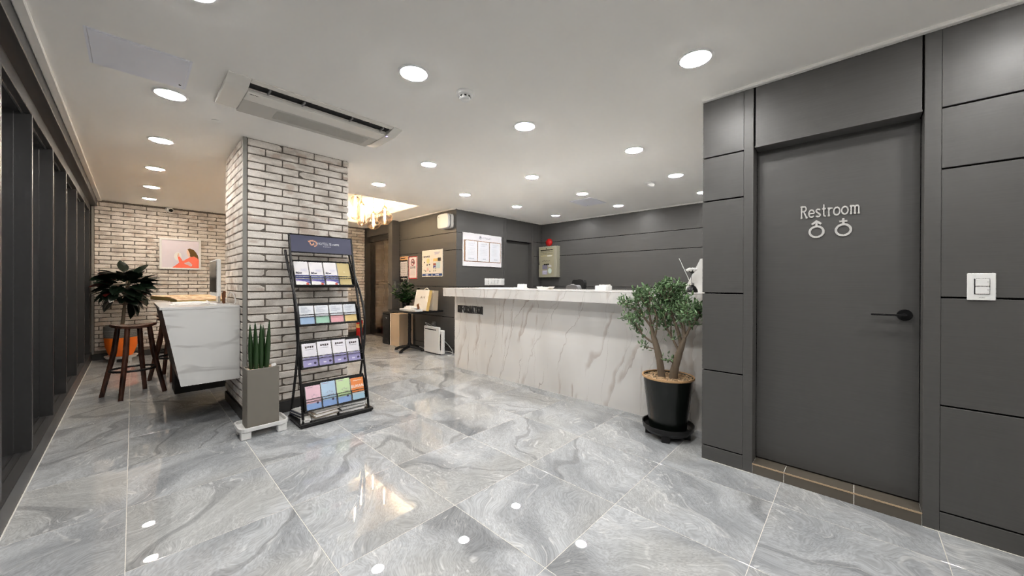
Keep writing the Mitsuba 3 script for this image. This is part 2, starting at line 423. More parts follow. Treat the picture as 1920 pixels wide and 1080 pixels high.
# window wall, dark aluminium
WL = struct("wall_left", "dark aluminium window wall with slim mullions and night-black glass")
put(WL, "sill", cat(bx(-0.60, -0.42, -1.6, 8.25, -.02, 0.125, .003)), "m_alu")
put(WL, "track", cat(bx(-0.474, -0.466, -1.6, 8.25, 0.125, 0.131), bx(-0.505, -0.499, -1.6, 8.25, 0.125, 0.131)), "m_blackmatte")
put(WL, "bulkhead", bx(-0.62, -0.367, -1.6, 8.25, 2.312, H + .02, .004), "m_alu")
put(WL, "head", bx(-0.60, -0.433, -1.6, 8.25, 2.222, 2.316, .003), "m_alu")
put(WL, "head_track", bx(-0.474, -0.466, -1.6, 8.25, 2.216, 2.223), "m_steel")
mull = [2.95, 3.74, 4.61, 5.43, 6.37, 7.29, 8.10]
mull = [2.95 - 0.86 * k for k in (5, 4, 3, 2, 1)] + mull
for y in mull:
    put(WL, "mullion", cat(bx(-0.535, -0.433, y - .019, y + .019, .123, 2.224, .0025), bx(-0.56, -0.50, y - .026, y + .026, .123, 2.224, .002)), "m_alu")
edges = [-1.6] + mull + [8.25]
for a, b in zip(edges, edges[1:]):
    put(WL, "pane", bx(-0.549, -0.547, a + .005, b - .005, .12, 2.23), "m_glass")
single("pavement", bx(-6.0, -0.62, -4.0, 10.0, -0.25, -0.15), "m_asphalt", "dark asphalt pavement beyond the window wall", None, kind="structure")
sw = struct("wall_street", "unlit building front across the street")
put(sw, "facade", bx(-6.3, -6.0, -4.0, 10.0, -0.2, 4.0), "m_asphalt")


# panelled walls
def panel_wall(key, rects, axis, plane, sign, thick=0.012, mat="m_film"):
    """Panels on the plane axis = const whose face looks along -axis when sign is -1. rects: (a0, a1, z0, z1)."""
    for a0, a1, z0, z1 in rects:
        p0, p1 = sorted((plane, plane - sign * thick))
        m = bx(p0, p1, a0, a1, z0, z1, .0012) if axis == "x" else bx(a0, a1, p0, p1, z0, z1, .0012)
        put(key, "panel", m, mat)


ZJ = [0.0, 0.095, 0.602, 1.118, 1.731, 2.022, H]


def rows(a0, a1, g=0.004, top=H, bottom=0.0):
    return [(a0, a1, max(z0, bottom) + (g if z0 > bottom else 0), min(z1, top) - (g if z1 < top else 0)) for z0, z1 in zip(ZJ, ZJ[1:]) if z1 > bottom and z0 < top]


XR = 2.66
WR = struct("wall_right", "charcoal panelled wall around the restroom door")
put(WR, "core", cat(bx(XR + .0135, 3.30, .462, .738, 0, H), bx(XR + .0135, 2.95, -1.6, -.248, 0, H), bx(XR + .0135, 2.95, -.244, .464, 2.032, H)), "m_gap")
panel_wall(WR, rows(.513, .75), "x", XR, -1)
panel_wall(WR, rows(-1.6, -.297), "x", XR, -1)
panel_wall(WR, rows(XR + .013, 3.30), "y", .75, 1)
panel_wall(WR, [(-.234, .451, 2.025, H)], "x", XR, -1)
put(WR, "casing", bx(XR - .001, XR + .115, .461, .5125, 0, H, .0015), "m_film")
put(WR, "casing", bx(XR - .001, XR + .115, -.2965, -.242, 0, H, .0015), "m_film")
put(WR, "lintel", bx(XR + .002, XR + .115, -.236, .455, 2.026, 2.034), "m_film")

D1 = struct("door_1", "flush charcoal restroom door with raised metal lettering")
XD = 2.772
put(D1, "leaf", bx(XD, XD + .045, -.2405, .4595, .068, 2.027, .002), "m_film")
gl, wd = word("Restroom", .115)
s = 0.262 / wd
for g in gl:
    for q in getattr(g, "geoms", [g]):
        put(D1, "sign_letter", frame3(prism(affinity.scale(q, s, .075, origin=(0, 0)), .007), (XD, .241, 1.571), (0, -1, 0), (0, 0, 1), (-1, 0, 0)), "m_letter")
for yc, male in ((.166, True), (.050, False)):
    g = Point(0, 0).buffer(.0365, quad_segs=12).difference(Point(0, 0).buffer(.0255, quad_segs=12))
    if male: g = unary_union([g, LineString([(0, .036), (0, .060)]).buffer(.005, cap_style="flat"), LineString([(-.021, .044), (0, .062), (.021, .044)]).buffer(.0055, cap_style="flat", join_style="mitre")])
    else: g = unary_union([g, LineString([(0, .036), (0, .066)]).buffer(.005, cap_style="flat"), LineString([(-.017, .049), (.017, .049)]).buffer(.0045, cap_style="flat")])
    put(D1, "male_symbol" if male else "female_symbol", frame3(prism(g, .007), (XD, yc, 1.487), (0, -1, 0), (0, 0, 1), (-1, 0, 0)), "m_letter")
hd = put(D1, "handle", move(lathe([(0, 0), (.029, 0), (.029, .006), (.027, .009), (0, .009)], 32), (XD, -.187, 1.020), ry=-90), "m_black", smooth=30)
put(hd, "lever", cat(move(lathe([(0, 0), (.009, 0), (.009, .045), (0, .045)], 16), (XD - .004, -.187, 1.020), ry=-90), bx(XD - .053, XD - .040, -.195, -.062, 1.0155, 1.0245, .002)), "m_black")

DS = struct("trim_6", "dark tiled threshold under the restroom door")
ty = [.461, .303, .001, -.242]
for a, b in zip(ty, ty[1:]):
    put(DS, "tile", bx(XR + .001, XD + .05, b + .002, a - .002, .0, .061, .001), "m_threshold")
put(DS, "edge_strip", bx(XR - .0015, XR + .004, -.242, .461, .0555, .0625), "m_edge")
put(DS, "grout", bx(XR + .003, XD + .05, -.242, .461, 0.0, .058), "m_grout")

WP = struct("wall_passage", "charcoal panelled wall above the black side table, lit warm")
put(WP, "core", bx(3.6935, 3.85, 4.783, 6.60, 0, H), "m_gap")
panel_wall(WP, rows(4.77, 6.60), "x", 3.68, -1)
WS = struct("wall_staff", "charcoal panelled wall with the notice board and staff door")
put(WS, "core", cat(bx(3.693, 4.84, 4.7835, 4.95, 0, H), bx(5.60, 5.90, 4.7835, 4.95, 0, H), bx(4.84, 5.59, 4.7835, 4.95, 2.004, H)), "m_gap")
panel_wall(WS, rows(3.6925, 4.79), "y", 4.77, -1)
panel_wall(WS, rows(5.655, 5.90), "y", 4.77, -1)
panel_wall(WS, [(4.868, 5.588, 1.997, H)], "y", 4.77, -1)
put(WS, "casing", bx(4.795, 4.862, 4.768, 4.88, 0, H, .0015), "m_film")
put(WS, "casing", bx(5.592, 5.650, 4.768, 4.88, 0, H, .0015), "m_film")
D2 = struct("door_2", "plain charcoal staff door behind the reception counter")
put(D2, "leaf", bx(4.863, 5.591, 4.862, 4.90, .01, 2.0, .002), "m_film")
put(D2, "handle", cat(bx(5.50, 5.52, 4.825, 4.862, 1.0, 1.02, .003), bx(5.40, 5.52, 4.815, 4.828, 1.0, 1.02, .003)), "m_black")
WB = struct("wall_reception", "charcoal panelled rear wall behind the reception counter")
put(WB, "core", bx(5.9135, 6.05, .74, 4.95, 0, H), "m_gap")
panel_wall(WB, rows(.752, 4.768), "x", 5.90, -1)
struct_ws = struct("wall_service", "charcoal side wall of the reception area")
put(struct_ws, "core", bx(3.302, 6.05, .60, .7375, 0, H), "m_gap")
panel_wall(struct_ws, rows(3.302, 5.90), "y", .75, 1)
wf = struct("wall_front", "plain painted wall behind the camera")
put(wf, "board", bx(-.62, 2.95, -1.70, -1.60, 0, H), "m_paint")

# brick
brick_ply = {}


def brick_mesh(w, h, d, seed, chip=0.05):
    """One brick slip lying in the uv plane, w x h, its face d proud: corners chipped unevenly."""
    rnd = random.Random(seed)
    pts = []
    for cx, cy, sx, sy in ((0, 0, 1, 1), (w, 0, -1, 1), (w, h, -1, -1), (0, h, 1, -1)):
        r = min(w, h) * (rnd.uniform(.03, .08) if rnd.random() > chip else rnd.uniform(.22, .45))
        rx = min(w * .35, r * (rnd.uniform(1.0, 2.0) if r > .15 * min(w, h) else 1.0))
        j = rnd.uniform(-.04, .04) * h
        a, b = (cx, cy + sy * r), (cx + sx * rx, cy + j * 0)
        pts += [a, b] if (sx * sy) > 0 else [b, a]
    P = np.array(pts); c = P.mean(0); k = len(P)
    e = .0025
    Q = c + (P - c) * (1 - 2 * e / np.maximum(np.array([w, h]), .02))
    V = np.vstack([np.c_[P, np.zeros(k)], np.c_[P, np.full(k, d - e)], np.c_[Q, np.full(k, d)]])
    Fc = []
    for l in (0, 1):
        for i in range(k):
            a, b = l * k + i, l * k + (i + 1) % k
            Fc += [[a, b, b + k], [a, b + k, a + k]]
    Fc += [[2 * k, 2 * k + i, 2 * k + i + 1] for i in range(1, k - 1)]
    return trimesh.Trimesh(V, Fc, process=False)


def lay(parent, o, U, V, N, width, zs, pitch, jt, length, starts, seed, joined=False, depth=.012, holes=()):
    """Courses of running bond on a plane: zs are the course bottoms, pitch their height."""
    rnd = random.Random(seed); out = []
    o, U, V, N = (np.array(q, float) for q in (o, U, V, N))
    for r, z in enumerate(zs):
        st = starts[r % len(starts)]; us = [0.0] + [u for u in np.arange(st, width + 1e-6, length) if .03 < u < width - .03] + [width]
        for a, b in zip(us, us[1:]):
            j = rnd.uniform(-.003, .003)
            w = b - a - jt
            if w < .02: continue
            m = brick_mesh(w + j, pitch - jt, depth + rnd.uniform(-.002, .003), rnd.randrange(10 ** 6))
            m = frame3(m, o + U * (a + jt / 2) + V * (z + jt / 2), U, V, N)
            if joined: out.append(m)
            else: put(parent, "brick", m, "m_brick")
    if joined: put(parent, "brick", cat(*out), "m_brick", kind="stuff", label="remaining pale bricks")


COL = struct("wall_column", "square column clad in pale whitewashed brick")
CX0, CX1, CY0, CY1 = .655, 1.507, 3.757, 4.58
put(COL, "core", bx(CX0, CX1, CY0, CY1, 0, H + .02), "m_mortar")
PC = .0657
zc = [H - PC * (k + 1) for k in range(35)]
zc = [z for z in zc if z > .098] + [.098]
lay(COL, (CX0 + .014, CY0, 0), (1, 0, 0), (0, 0, 1), (0, -1, 0), CX1 - CX0 - .006, zc[:-1], PC, .0115, .2625, [.262, .131], 3)
lay(COL, (CX0, CY1 + .008, 0), (0, -1, 0), (0, 0, 1), (-1, 0, 0), CY1 - CY0 + .002, zc[:-1], PC, .0115, .2625, [.235, .105], 4)
lay(COL, (CX1, CY0 - .008, 0), (0, 1, 0), (0, 0, 1), (1, 0, 0), CY1 - CY0 + .016, zc[:-1], PC, .0115, .2625, [.235, .105], 5, joined=True)
lay(COL, (CX1 + .008, CY1, 0), (-1, 0, 0), (0, 0, 1), (0, 1, 0), CX1 - CX0 + .016, zc[:-1], PC, .0115, .2625, [.262, .131], 6, joined=True)
put(COL, "corner_trim", cat(bx(CX0 - .013, CX0 + .013, CY0 - .013, CY0 - .0005, .1, H, .001), bx(CX0 - .013, CX0 - .0005, CY0 - .013, CY0 + .010, .1, H, .001)), "m_cornertrim")
put(COL, "base_trim", cat(bx(CX0 - .015, CX1 + .015, CY0 - .015, CY0, 0, .103, .002), bx(CX0 - .015, CX0, CY0 - .015, CY1 + .015, 0, .085, .002), bx(CX1, CX1 + .015, CY0, CY1 + .015, 0, .1, .002), bx(CX0, CX1 + .015, CY1, CY1 + .015, 0, .1, .002)), "m_basetrim")

YB = 8.25
WK = struct("wall_back", "pale brick wall at the end of the window side")
put(WK, "core", bx(-.62, 3.66, YB + .012, 8.40, 0, H + .02), "m_mortar")
PB = .0625
zb = [H - .026 - PB * (k + 1) for k in range(37)]
zb = [H - .026] + [z for z in zb if z > .09]
lay(WK, (-.40, YB + .012, 0), (1, 0, 0), (0, 0, 1), (0, -1, 0), 1.62, zb[1:], PB, .011, .2515, [.050, .170], 7)
lay(WK, (1.22, YB + .012, 0), (1, 0, 0), (0, 0, 1), (0, -1, 0), 1.80, zb[1:], PB, .011, .2515, [.1905, .059], 8, joined=True)
put(WK, "edge_trim", bx(-.425, -.40, YB - .012, YB + .012, 0, 2.31, .001), "m_cornertrim")
WK2 = struct("wall_lift", "pale brick wall beside the lift doors")
Y2 = 8.06
put(WK2, "core", bx(3.02, 3.632, Y2 + .012, 8.26, 0, H + .02), "m_mortar")
lay(WK2, (3.02, Y2 + .012, 0), (1, 0, 0), (0, 0, 1), (0, -1, 0), .61, zb[1:], PB, .011, .2515, [.18, .06], 9)
bb = struct("baseboard_back", "dark baseboard along the brick wall")
put(bb, "board", bx(-.42, 3.02, YB - .014, YB + .012, 0, .092, .002), "m_basetrim")
bb = struct("baseboard_lift", "dark baseboard beside the lift doors")
put(bb, "board", bx(3.02, 3.628, Y2 - .014, Y2 + .012, 0, .092, .002), "m_basetrim")

# lift front: jamb, header, post and two mirror-polished doors
LF = struct("door_3", "mirror-polished lift doors in a dark frame beyond the passage wall")
put(LF, "jamb", bx(3.628, 3.748, 8.03, 8.20, 0, H, .002), "m_liftframe")
put(LF, "post", bx(3.515, 3.678, 6.602, 6.75, 0, H, .002), "m_film")
put(LF, "header", bx(3.66, 3.86, 6.74, 8.04, 2.21, H, .002), "m_film")
put(LF, "head_frame", bx(3.70, 3.86, 6.74, 8.04, 2.10, 2.212, .002), "m_liftframe")
put(LF, "edge_strip", bx(3.700, 3.748, 6.755, 6.775, 0.005, 2.10, .002), "m_steel")
put(LF, "door_panel", bx(3.750, 3.79, 6.75, 7.386, .004, 2.105, .001), "m_mirror")
put(LF, "door_panel", bx(3.750, 3.79, 7.390, 8.035, .004, 2.105, .001), "m_mirror")
put(LF, "call_plate", bx(3.555, 3.60, 6.596, 6.603, 1.00, 1.21, .002), "m_steel")
put(LF, "core", bx(3.80, 3.95, 6.60, 8.3, 0, H), "m_gap")

# ---------------------------------------------------------------- ceiling fixtures
ring_m = lathe([(.072, 0), (.072, -.003), (.078, -.007), (.088, -.004), (.090, 0)], 40)
dome_m = lathe([(0, -.0125), (.03, -.0122), (.055, -.0110), (.067, -.0090), (.0715, -.005), (.073, .0)], 36)
if dome_m.face_normals[:, 2].mean() > 0: dome_m.invert()
ring_ply = mikit.ply(ring_m, "m_whitegloss", smooth=40)
dome_ply = mikit.ply(dome_m, "m_white", smooth=True)
ORD = ["first", "second", "third", "fourth", "fifth", "sixth", "seventh", "eighth"]


def downlight(x, y, label, warm=0.0, group="recessed LED downlights"):
    k = thing("downlight", label, "ceiling light", group)
    tw = T().translate([x, y, H])
    put(k, "trim_ring", {**ring_ply, "to_world": tw}, None)
    col = np.array(WHITE) * (1 - warm) + np.array(WARM) * warm
    put(k, "diffuser", {**dome_ply, "to_world": tw, "emitter": {"type": "area", "radiance": rgb(col * LED)}}, None)


for i, y in enumerate([-.5, .76, 2.01, 3.262, 4.379, 5.509, 6.608, 7.563]):
    where = ["over the window wall behind the camera", "over the window wall beside the camera", "in the window row cut by the upper picture edge", "in the window row beside the ceiling access hatch", "in the window row beside the brick column",
             "in the window row above the wooden bar slab", "in the window row above the far bar stools", "in the window row closest to the brick wall"][i]
    downlight(.17, y, "round glowing LED downlight " + where, min(1.0, max(0, (y - 3.0) / 2.5)))
for x, y, w in ((1.138, -.6, "behind the camera on the air conditioner row"), (1.138, .64, "just ahead of the camera on the air conditioner row"), (1.138, 1.884, "between the air conditioner and the smoke detector"),
                (2.12, -.6, "behind the camera on the restroom row"), (2.12, .638, "large in view in front of the restroom door header"), (2.12, 1.884, "second ahead of the restroom header, past the smoke detector"),
                (2.12, 3.216, "third ahead of the restroom header, beyond the air conditioner end"), (2.12, 4.324, "beside the column, just before the light well")):
    downlight(x, y, "round glowing LED downlight " + w)
for y, w in ((6.3, "hidden behind the brick column beside the light well"),):
    downlight(1.138, y, "round glowing LED downlight " + w, .8)
for x, nm in ((3.19, "over the marble counter front"), (4.256, "over the middle of the reception area"), (5.295, "along the charcoal wall behind reception")):
    for i, y in enumerate((1.484, 2.72, 3.945)):
        downlight(x, y, f"round glowing LED downlight {nm}, {ORD[i]} from the restroom side")

# cassette air conditioner
AC = thing("air_conditioner", "ivory one-way ceiling cassette air conditioner with a dark louvre slot", "air conditioner")
ax0, ax1, ay0, ay1 = .382, 1.496, 2.645, 3.162
body = cat(bx(ax0 + .115, ax1 - .075, ay0, ay0 + .050, H - .010, H - .0005, .003), bx(ax0 + .115, ax1 - .075, ay0 + .132, ay0 + .262, H - .034, H - .0005, .003))
for b_ in body.split():
    put(AC, "body", b_, "m_ivory")
prof = Polygon([(0, .0005), (.517, .0005), (.517, .004), (.50, .018), (.45, .028), (.38, .033), (.14, .033), (.08, .026), (.03, .014), (0, .006)])
for a, b in ((ax0, ax0 + .112), (ax1 - .072, ax1)):
    put(AC, "end_cover", frame3(prism(prof, b - a), (a, ay0, H), (0, 1, 0), (0, 0, -1), (1, 0, 0)), "m_ivory")
put(AC, "slot", bx(ax0 + .115, ax1 - .075, ay0 + .048, ay0 + .134, H - .003, H - .0005), "m_blackmatte")
put(AC, "louvre", bx(ax0 + .125, ax1 - .085, ay0 + .118, ay0 + .124, H - .016, H - .012, .001), "m_ivory")
for x in (.60, .80, 1.12, 1.36):
    put(AC, "louvre_rib", bx(x, x + .010, ay0 + .060, ay0 + .128, H - .018, H - .001), "m_grey")
put(AC, "grille", cat(bx(ax0 + .115, ax1 - .075, ay0 + .266, ay1 - .01, H - .030, H - .0005, .004), *[bx(.70, 1.36, ay0 + .30 + .010 * k, ay0 + .305 + .010 * k, H - .032, H - .029) for k in range(16)]), "m_ivorydark")
put(AC, "indicator", cat(lathe([(0, -.033), (.006, -.033), (.006, -.028), (0, -.028)], 12, (1.437, 2.79, H))), "m_white", emitter={"type": "area", "radiance": rgb((1.2, 0.7, 4.0))})
put(AC, "maker_mark", cat(bx(.515, .535, ay0 + .150, ay0 + .158, H - .0345, H - .0335), bx(.538, .56, ay0 + .151, ay0 + .156, H - .0345, H - .0335)), "m_blackmatte")

SD = thing("smoke_detector", "round white smoke detector beside the air conditioner row", "smoke detector")
put(SD, "base", lathe([(0, 0), (.056, 0), (.057, -.012), (.054, -.020), (.040, -.024), (0, -.024)], 36, (1.484, 1.837, H)), "m_whitegloss", smooth=35)
put(SD, "cap", lathe([(.036, -.022), (.037, -.038), (.030, -.046), (0, -.050)], 36, (1.484, 1.837, H)), "m_whitegloss", smooth=35)
for k in range(8):
    a = math.radians(45 * k + 10)
    put(SD, "slot", move(bx(-.003, .002, -.007, .007, -.005, .005, .001), (1.484 + .0365 * math.cos(a), 1.837 + .0365 * math.sin(a), H - .031), rz=math.degrees(a)), "m_blackmatte")
MS = thing("motion_sensor", "small white wedge sensor on the ceiling over reception", "sensor")
put(MS, "base", bx(4.285, 4.36, 1.77, 1.87, H - .018, H, .004), "m_white")
put(MS, "head", move(bx(-.03, .03, -.045, .045, -.04, .0, .008), (4.335, 1.80, H - .016), rz=30, rx=18), "m_whitegloss")

for (x0, x1, y0, y1, lb) in ((-.166, .232, 2.69, 3.11, "pale blue-grey ceiling access hatch beside the window row lights"), (4.52, 4.98, 2.75, 3.13, "pale blue-grey ceiling access hatch over the reception area")):
    k = thing("access_hatch", lb, "access hatch")
    put(k, "panel", bx(x0 + .012, x1 - .012, y0 + .012, y1 - .012, H - .006, H + .01, .001), "m_hatch")
    put(k, "frame", cat(bx(x0, x1, y0, y0 + .01, H - .003, H + .01), bx(x0, x1, y1 - .01, y1, H - .003, H + .01), bx(x0, x0 + .01, y0, y1, H - .003, H + .01), bx(x1 - .01, x1, y0, y1, H - .003, H + .01)), "m_hatch")
    put(k, "latch", lathe([(0, -.008), (.006, -.008), (.006, 0)], 12, (x1 - .03, y1 - .06, H)), "m_blackmatte")
single("sprinkler_cap", lathe([(0, -.006), (.026, -.005), (.028, 0)], 24, (.437, 3.536, H)), "m_ceiling", "small round cap on the ceiling near the column", "sprinkler", smooth=True)

CC = thing("security_camera", "white dome security camera under the ceiling on the brick wall", "security camera")
put(CC, "mount", move(lathe([(0, 0), (.04, 0), (.045, .03), (.035, .05), (0, .05)], 24), (.41, 8.25, 2.375), rx=90), "m_white", smooth=40)
put(CC, "dome", move(trimesh.creation.icosphere(3, .045), (.42, 8.18, 2.365)), "m_whitegloss", smooth=True)
put(CC, "lens", move(lathe([(0, 0), (.026, 0), (.026, .012), (0, .012)], 20), (.432, 8.138, 2.350), rx=75), "m_black", smooth=30)

# pendants in the light well
TUBE_E = {"type": "area", "radiance": rgb((16.0, 13.0, 9.5))}


def pendant(x, y, z, kind, label):
    k = thing("pendant_lamp", label, "pendant lamp", "glass pendant lamps in the light well")
    top = H + .30
    zc_ = z + (.17 if kind == "globe" else .20)
    put(k, "cord", tube([(x, y, top), (x, y, zc_ + .03)], .003, 6), "m_black")
    put(k, "canopy", lathe([(0, top - .02), (.045, top - .018), (.045, top)], 20, (x, y, 0)), "m_brass", smooth=30)
    put(k, "socket", lathe([(0, zc_ + .05), (.012, zc_ + .045), (.016, zc_ + .02), (.030, zc_ + .008), (.038, zc_ - .004), (.038, zc_ - .018), (0, zc_ - .018)], 24, (x, y, 0)), "m_brass", smooth=30)
    if kind == "globe":
        pts = [(.034, .165)] + [(.120 * math.cos(math.radians(t)), .120 * math.sin(math.radians(t)) * .95) for t in range(66, -91, -12)]
        pts[-1] = (0.0005, -.114)
    else:
        pts = [(.034, .195), (.060, .16), (.068, .10), (.068, -.12), (.060, -.155), (.03, -.17), (.0005, -.172)]
    put(k, "glass_shade", lathe([(r, z + dz) for r, dz in pts], 32, (x, y, 0)), "m_smokeblend", smooth=True)
    put(k, "bulb", lathe([(0, zc_ - .02), (.014, zc_ - .03), (.016, z + .02), (.012, z - .04), (0.0, z - .055)], 16, (x, y, 0)), "m_white", smooth=True, emitter=TUBE_E)


pendant(2.85, 6.00, 2.205, "globe", "round smoked glass globe pendant hanging lower, middle of the visible cluster")
pendant(2.80, 5.50, 2.225, "globe", "round smoked glass globe pendant closest to the passage wall, front of the cluster")
pendant(2.60, 5.90, 2.290, "tube", "tall cylindrical amber glass pendant beside the brick column edge")
pendant(2.38, 5.62, 2.330, "tube", "cylindrical glass pendant mostly hidden by the brick column, front lip of the light well")
pendant(2.45, 6.45, 2.190, "globe", "smoked globe pendant at the rear of the light well behind the column")

# ---------------------------------------------------------------- reception counter
RC = thing("reception_counter", "long white marble reception counter with brown veining and an overhanging top", "reception counter")
put(RC, "front_panel", bx(3.127, 3.15, .753, 4.086, .0, 1.003, .0015), "m_counter")
put(RC, "end_panel", bx(3.15, 3.56, 4.06, 4.086, .0, 1.003, .0015), "m_counter")
put(RC, "fascia", bx(2.93, 3.57, .753, 4.090, 1.000, 1.0985, .0015), "m_counter")
put(RC, "worktop", bx(2.928, 3.58, .753, 4.092, 1.099, 1.111, .002), "m_counter")
put(RC, "work_shelf", bx(3.15, 3.75, .76, 4.06, .70, .735, .003), "m_white")
put(RC, "plinth_line", bx(3.1255, 3.128, .753, 4.086, .0, .006), "m_white")
gl, wd = word("INFORMATION", .135, .06)
for g in gl:
    for q in getattr(g, "geoms", [g]):
        put(RC, "sign_letter", frame3(prism(affinity.scale(q, .522 / wd, .100, origin=(0, 0)), .014), (3.127, 4.007, .773), (0, -1, 0), (0, 0, 1), (-1, 0, 0)), "m_letterdark")

single("business_card_holder", cat(bx(3.06, 3.14, 2.735, 2.885, 1.111, 1.130, .002), bx(3.07, 3.13, 2.738, 2.835, 1.130, 1.168, .002)), "m_white", "low white stepped card holder on the counter, closest to the switch bank", "card holder")
tr = thing("paper_tray", "small cream boat-shaped tray of slips on the counter under the fire panel", "tray")
put(tr, "tray", cat(frame3(prism(Polygon([(.02, 0), (.15, 0), (.19, .032), (.182, .032), (.146, .006), (.024, .006), (.008, .032), (0, .032)]), .10), (3.18, 2.64, 1.111), (0, -1, 0), (0, 0, 1), (1, 0, 0)), bx(3.18, 3.183, 2.47, 2.62, 1.113, 1.138), bx(3.277, 3.28, 2.47, 2.62, 1.113, 1.138)), "m_ivory")
put(tr, "slips", bx(3.20, 3.26, 2.48, 2.61, 1.117, 1.137), "m_kraft")
nb = thing("note_box", "plain white notepaper box on the counter in front of the grey chair", "box")
put(nb, "box", bx(3.04, 3.16, 1.685, 1.800, 1.111, 1.158, .003), "m_white")
put(nb, "note_block", bx(3.06, 3.14, 1.690, 1.765, 1.158, 1.168, .001), "m_paper")
single("desk_mat", bx(3.05, 3.50, 3.02, 3.55, 1.111, 1.117, .001), "m_paper", "flat white sheet pad lying on the counter end below the switch bank", "paper")
rd = thing("reed_diffuser", "dark glass reed diffuser with a white flower and a white reed on the counter", "diffuser")
put(rd, "bottle", lathe([(0, 0), (.040, 0), (.043, .006), (.041, .020), (.030, .042), (.016, .054), (.013, .060), (0, .060)], 28, (3.08, .945, 1.111)), "m_black", smooth=40)
put(rd, "collar", lathe([(.013, .0), (.018, .0), (.016, .014), (.012, .016), (0, .016)], 24, (3.08, .945, 1.170)), "m_steel", smooth=40)
put(rd, "reed", tube([(3.08, .945, 1.16), (3.06, 1.037, 1.385)], .0028, 6), "m_white")
put(rd, "reed", tube([(3.08, .945, 1.16), (3.09, .955, 1.27)], .0015, 6), "m_blackmatte")
rnd = random.Random(5); pet = []
for k in range(22):
    a, rr = k * 2.4, .010 + .0013 * k
    p = move(trimesh.creation.icosphere(1, 1.0), (0, 0, 0)); p.apply_scale((.016, .012, .005)); pet.append(move(p, (3.08 + rr * math.cos(a), .945 + rr * math.sin(a), 1.300 - .0008 * k), rz=math.degrees(a), ry=-35))
put(rd, "flower", cat(*pet), "m_white", smooth=True)
put(rd, "flower_cup", lathe([(0, 1.262), (.012, 1.264), (.030, 1.288), (0, 1.29)], 16, (3.08, .945, 0)), "m_blackmatte", smooth=30)
sh = thing("acrylic_sign_holder", "leaning clear and white sign holder behind the reed diffuser", "sign holder")
put(sh, "sheet", frame3(bx(0, .15, 0, .29, 0, .004), (3.18, 1.03, 1.113), (.10, -.995, 0), (.05, -.42, .906), (-.9, 0, .05)), "m_paper")
put(sh, "back_plate", frame3(bx(0, .16, 0, .30, -.012, -.007), (3.18, 1.045, 1.113), (.10, -.995, 0), (.05, -.42, .906), (-.9, 0, .05)), "m_whitegloss")
put(sh, "foot", bx(3.165, 3.26, .865, 1.05, 1.111, 1.117, .001), "m_whitegloss")


def office_chair(x, y, rz, ztop, mat, label):
    k = thing("office_chair", label, "chair")
    M = lambda m: move(m, (x, y, 0), rz=rz)
    back = frame3(prism(rrect(-.22, 0, .22, .46, .07), .05), (0, .22, ztop - .46), (1, 0, 0), (0, .10, .995), (0, -.995, .10))
    put(k, "backrest", M(back), mat)
    put(k, "back_trim", M(tube([(x_, .20 + .1 * (z_ - .0), ztop - .46 + z_) for x_, z_ in arc(0, .23, .225, .235, 0, 360, 28)[:-1]], .010, 6, True)), "m_grey" if mat == "m_chairgrey" else mat, smooth=30)
    put(k, "seat", M(bx(-.24, .24, -.26, .20, .44, .52, .03)), mat)
    put(k, "column", M(lathe([(0, .06), (.03, .06), (.03, .44), (0, .44)], 12)), "m_black")
    put(k, "support", M(bx(-.03, .03, .18, .26, .40, ztop - .25, .01)), "m_black")
    for q in range(5):
        a = math.radians(72 * q + 10)
        put(k, "leg", M(tube([(0, 0, .09), (.28 * math.cos(a), .28 * math.sin(a), .05)], .018, 6)), "m_black")
        put(k, "caster", M(move(trimesh.creation.icosphere(1, .028), (.28 * math.cos(a), .28 * math.sin(a), .028))), "m_black")


office_chair(4.16, 2.53, 55, 1.158, "m_chairgrey", "grey-backed office chair with its rounded top showing over the counter")
office_chair(4.60, 3.25, -122, 1.232, "m_blackmatte", "black high-backed office chair behind the counter below the fire panel")

# wall things at reception
NB = thing("notice_board", "white wall notice board with three framed certificates on the charcoal wall", "notice board")
bw, bh = .906, .565
put(NB, "board", bx(3.803, 3.803 + bw, 4.752, 4.769, 1.468, 1.468 + bh, .001), "m_white")
P = Print(bw, bh, (233, 231, 236))
P.rect(.02, .075, .885, .445, (150, 120, 100))
P.text("HOTEL B.cent", .43, .488, .026, (110, 110, 125), sx=.9)
P.poly(Point(.385, .50).buffer(.026).difference(Point(.385, .50).buffer(.017)), (110, 110, 125)).poly(Point(.388, .50).buffer(.010), (110, 110, 125))
P.build(NB, "face_print", (3.803, 4.7515, 1.468), (1, 0, 0), (0, 0, 1), (0, -1, 0))
for i in range(3):
    x0 = 3.803 + .050 + .277 * i
    put(NB, "certificate_plate", bx(x0, x0 + .262, 4.744, 4.7505, 1.555, 1.900, .001), "m_whitegloss")
    c = Print(.250, .333, (226, 227, 234)).lines(.06, .20, .24, .30, 2, (206, 208, 216), seed=i).lines(.03, .22, .09, .22, 5, (214, 216, 222), seed=i + 3).rect(.10 if i else .05, .03, .18, .045, (185, 190, 198)).rect(.18, .30, .19, .31, (120, 120, 130))
    c.build(NB, "certificate_print", (x0 + .006, 4.7437, 1.561), (1, 0, 0), (0, 0, 1), (0, -1, 0))
SB = thing("switch_bank", "long white bank of light switches on the charcoal wall above the counter end", "light switch")
put(SB, "plate", bx(4.305, 4.795, 4.757, 4.769, 1.138, 1.262, .003), "m_white")
for i in range(6):
    x0 = 4.318 + .078 * i
    for r in range(3 if 0 < i < 5 else 2):
        n = 3 if 0 < i < 5 else 2
        z0 = 1.150 + r * .100 / n
        put(SB, "rocker", bx(x0, x0 + .066, 4.751, 4.758, z0 + .002, z0 + .100 / n - .002, .002), "m_whitegloss")
    if 0 < i < 5: put(SB, "label_strip", bx(x0 - .011, x0 - .004, 4.7555, 4.7575, 1.155, 1.245), "m_grey")
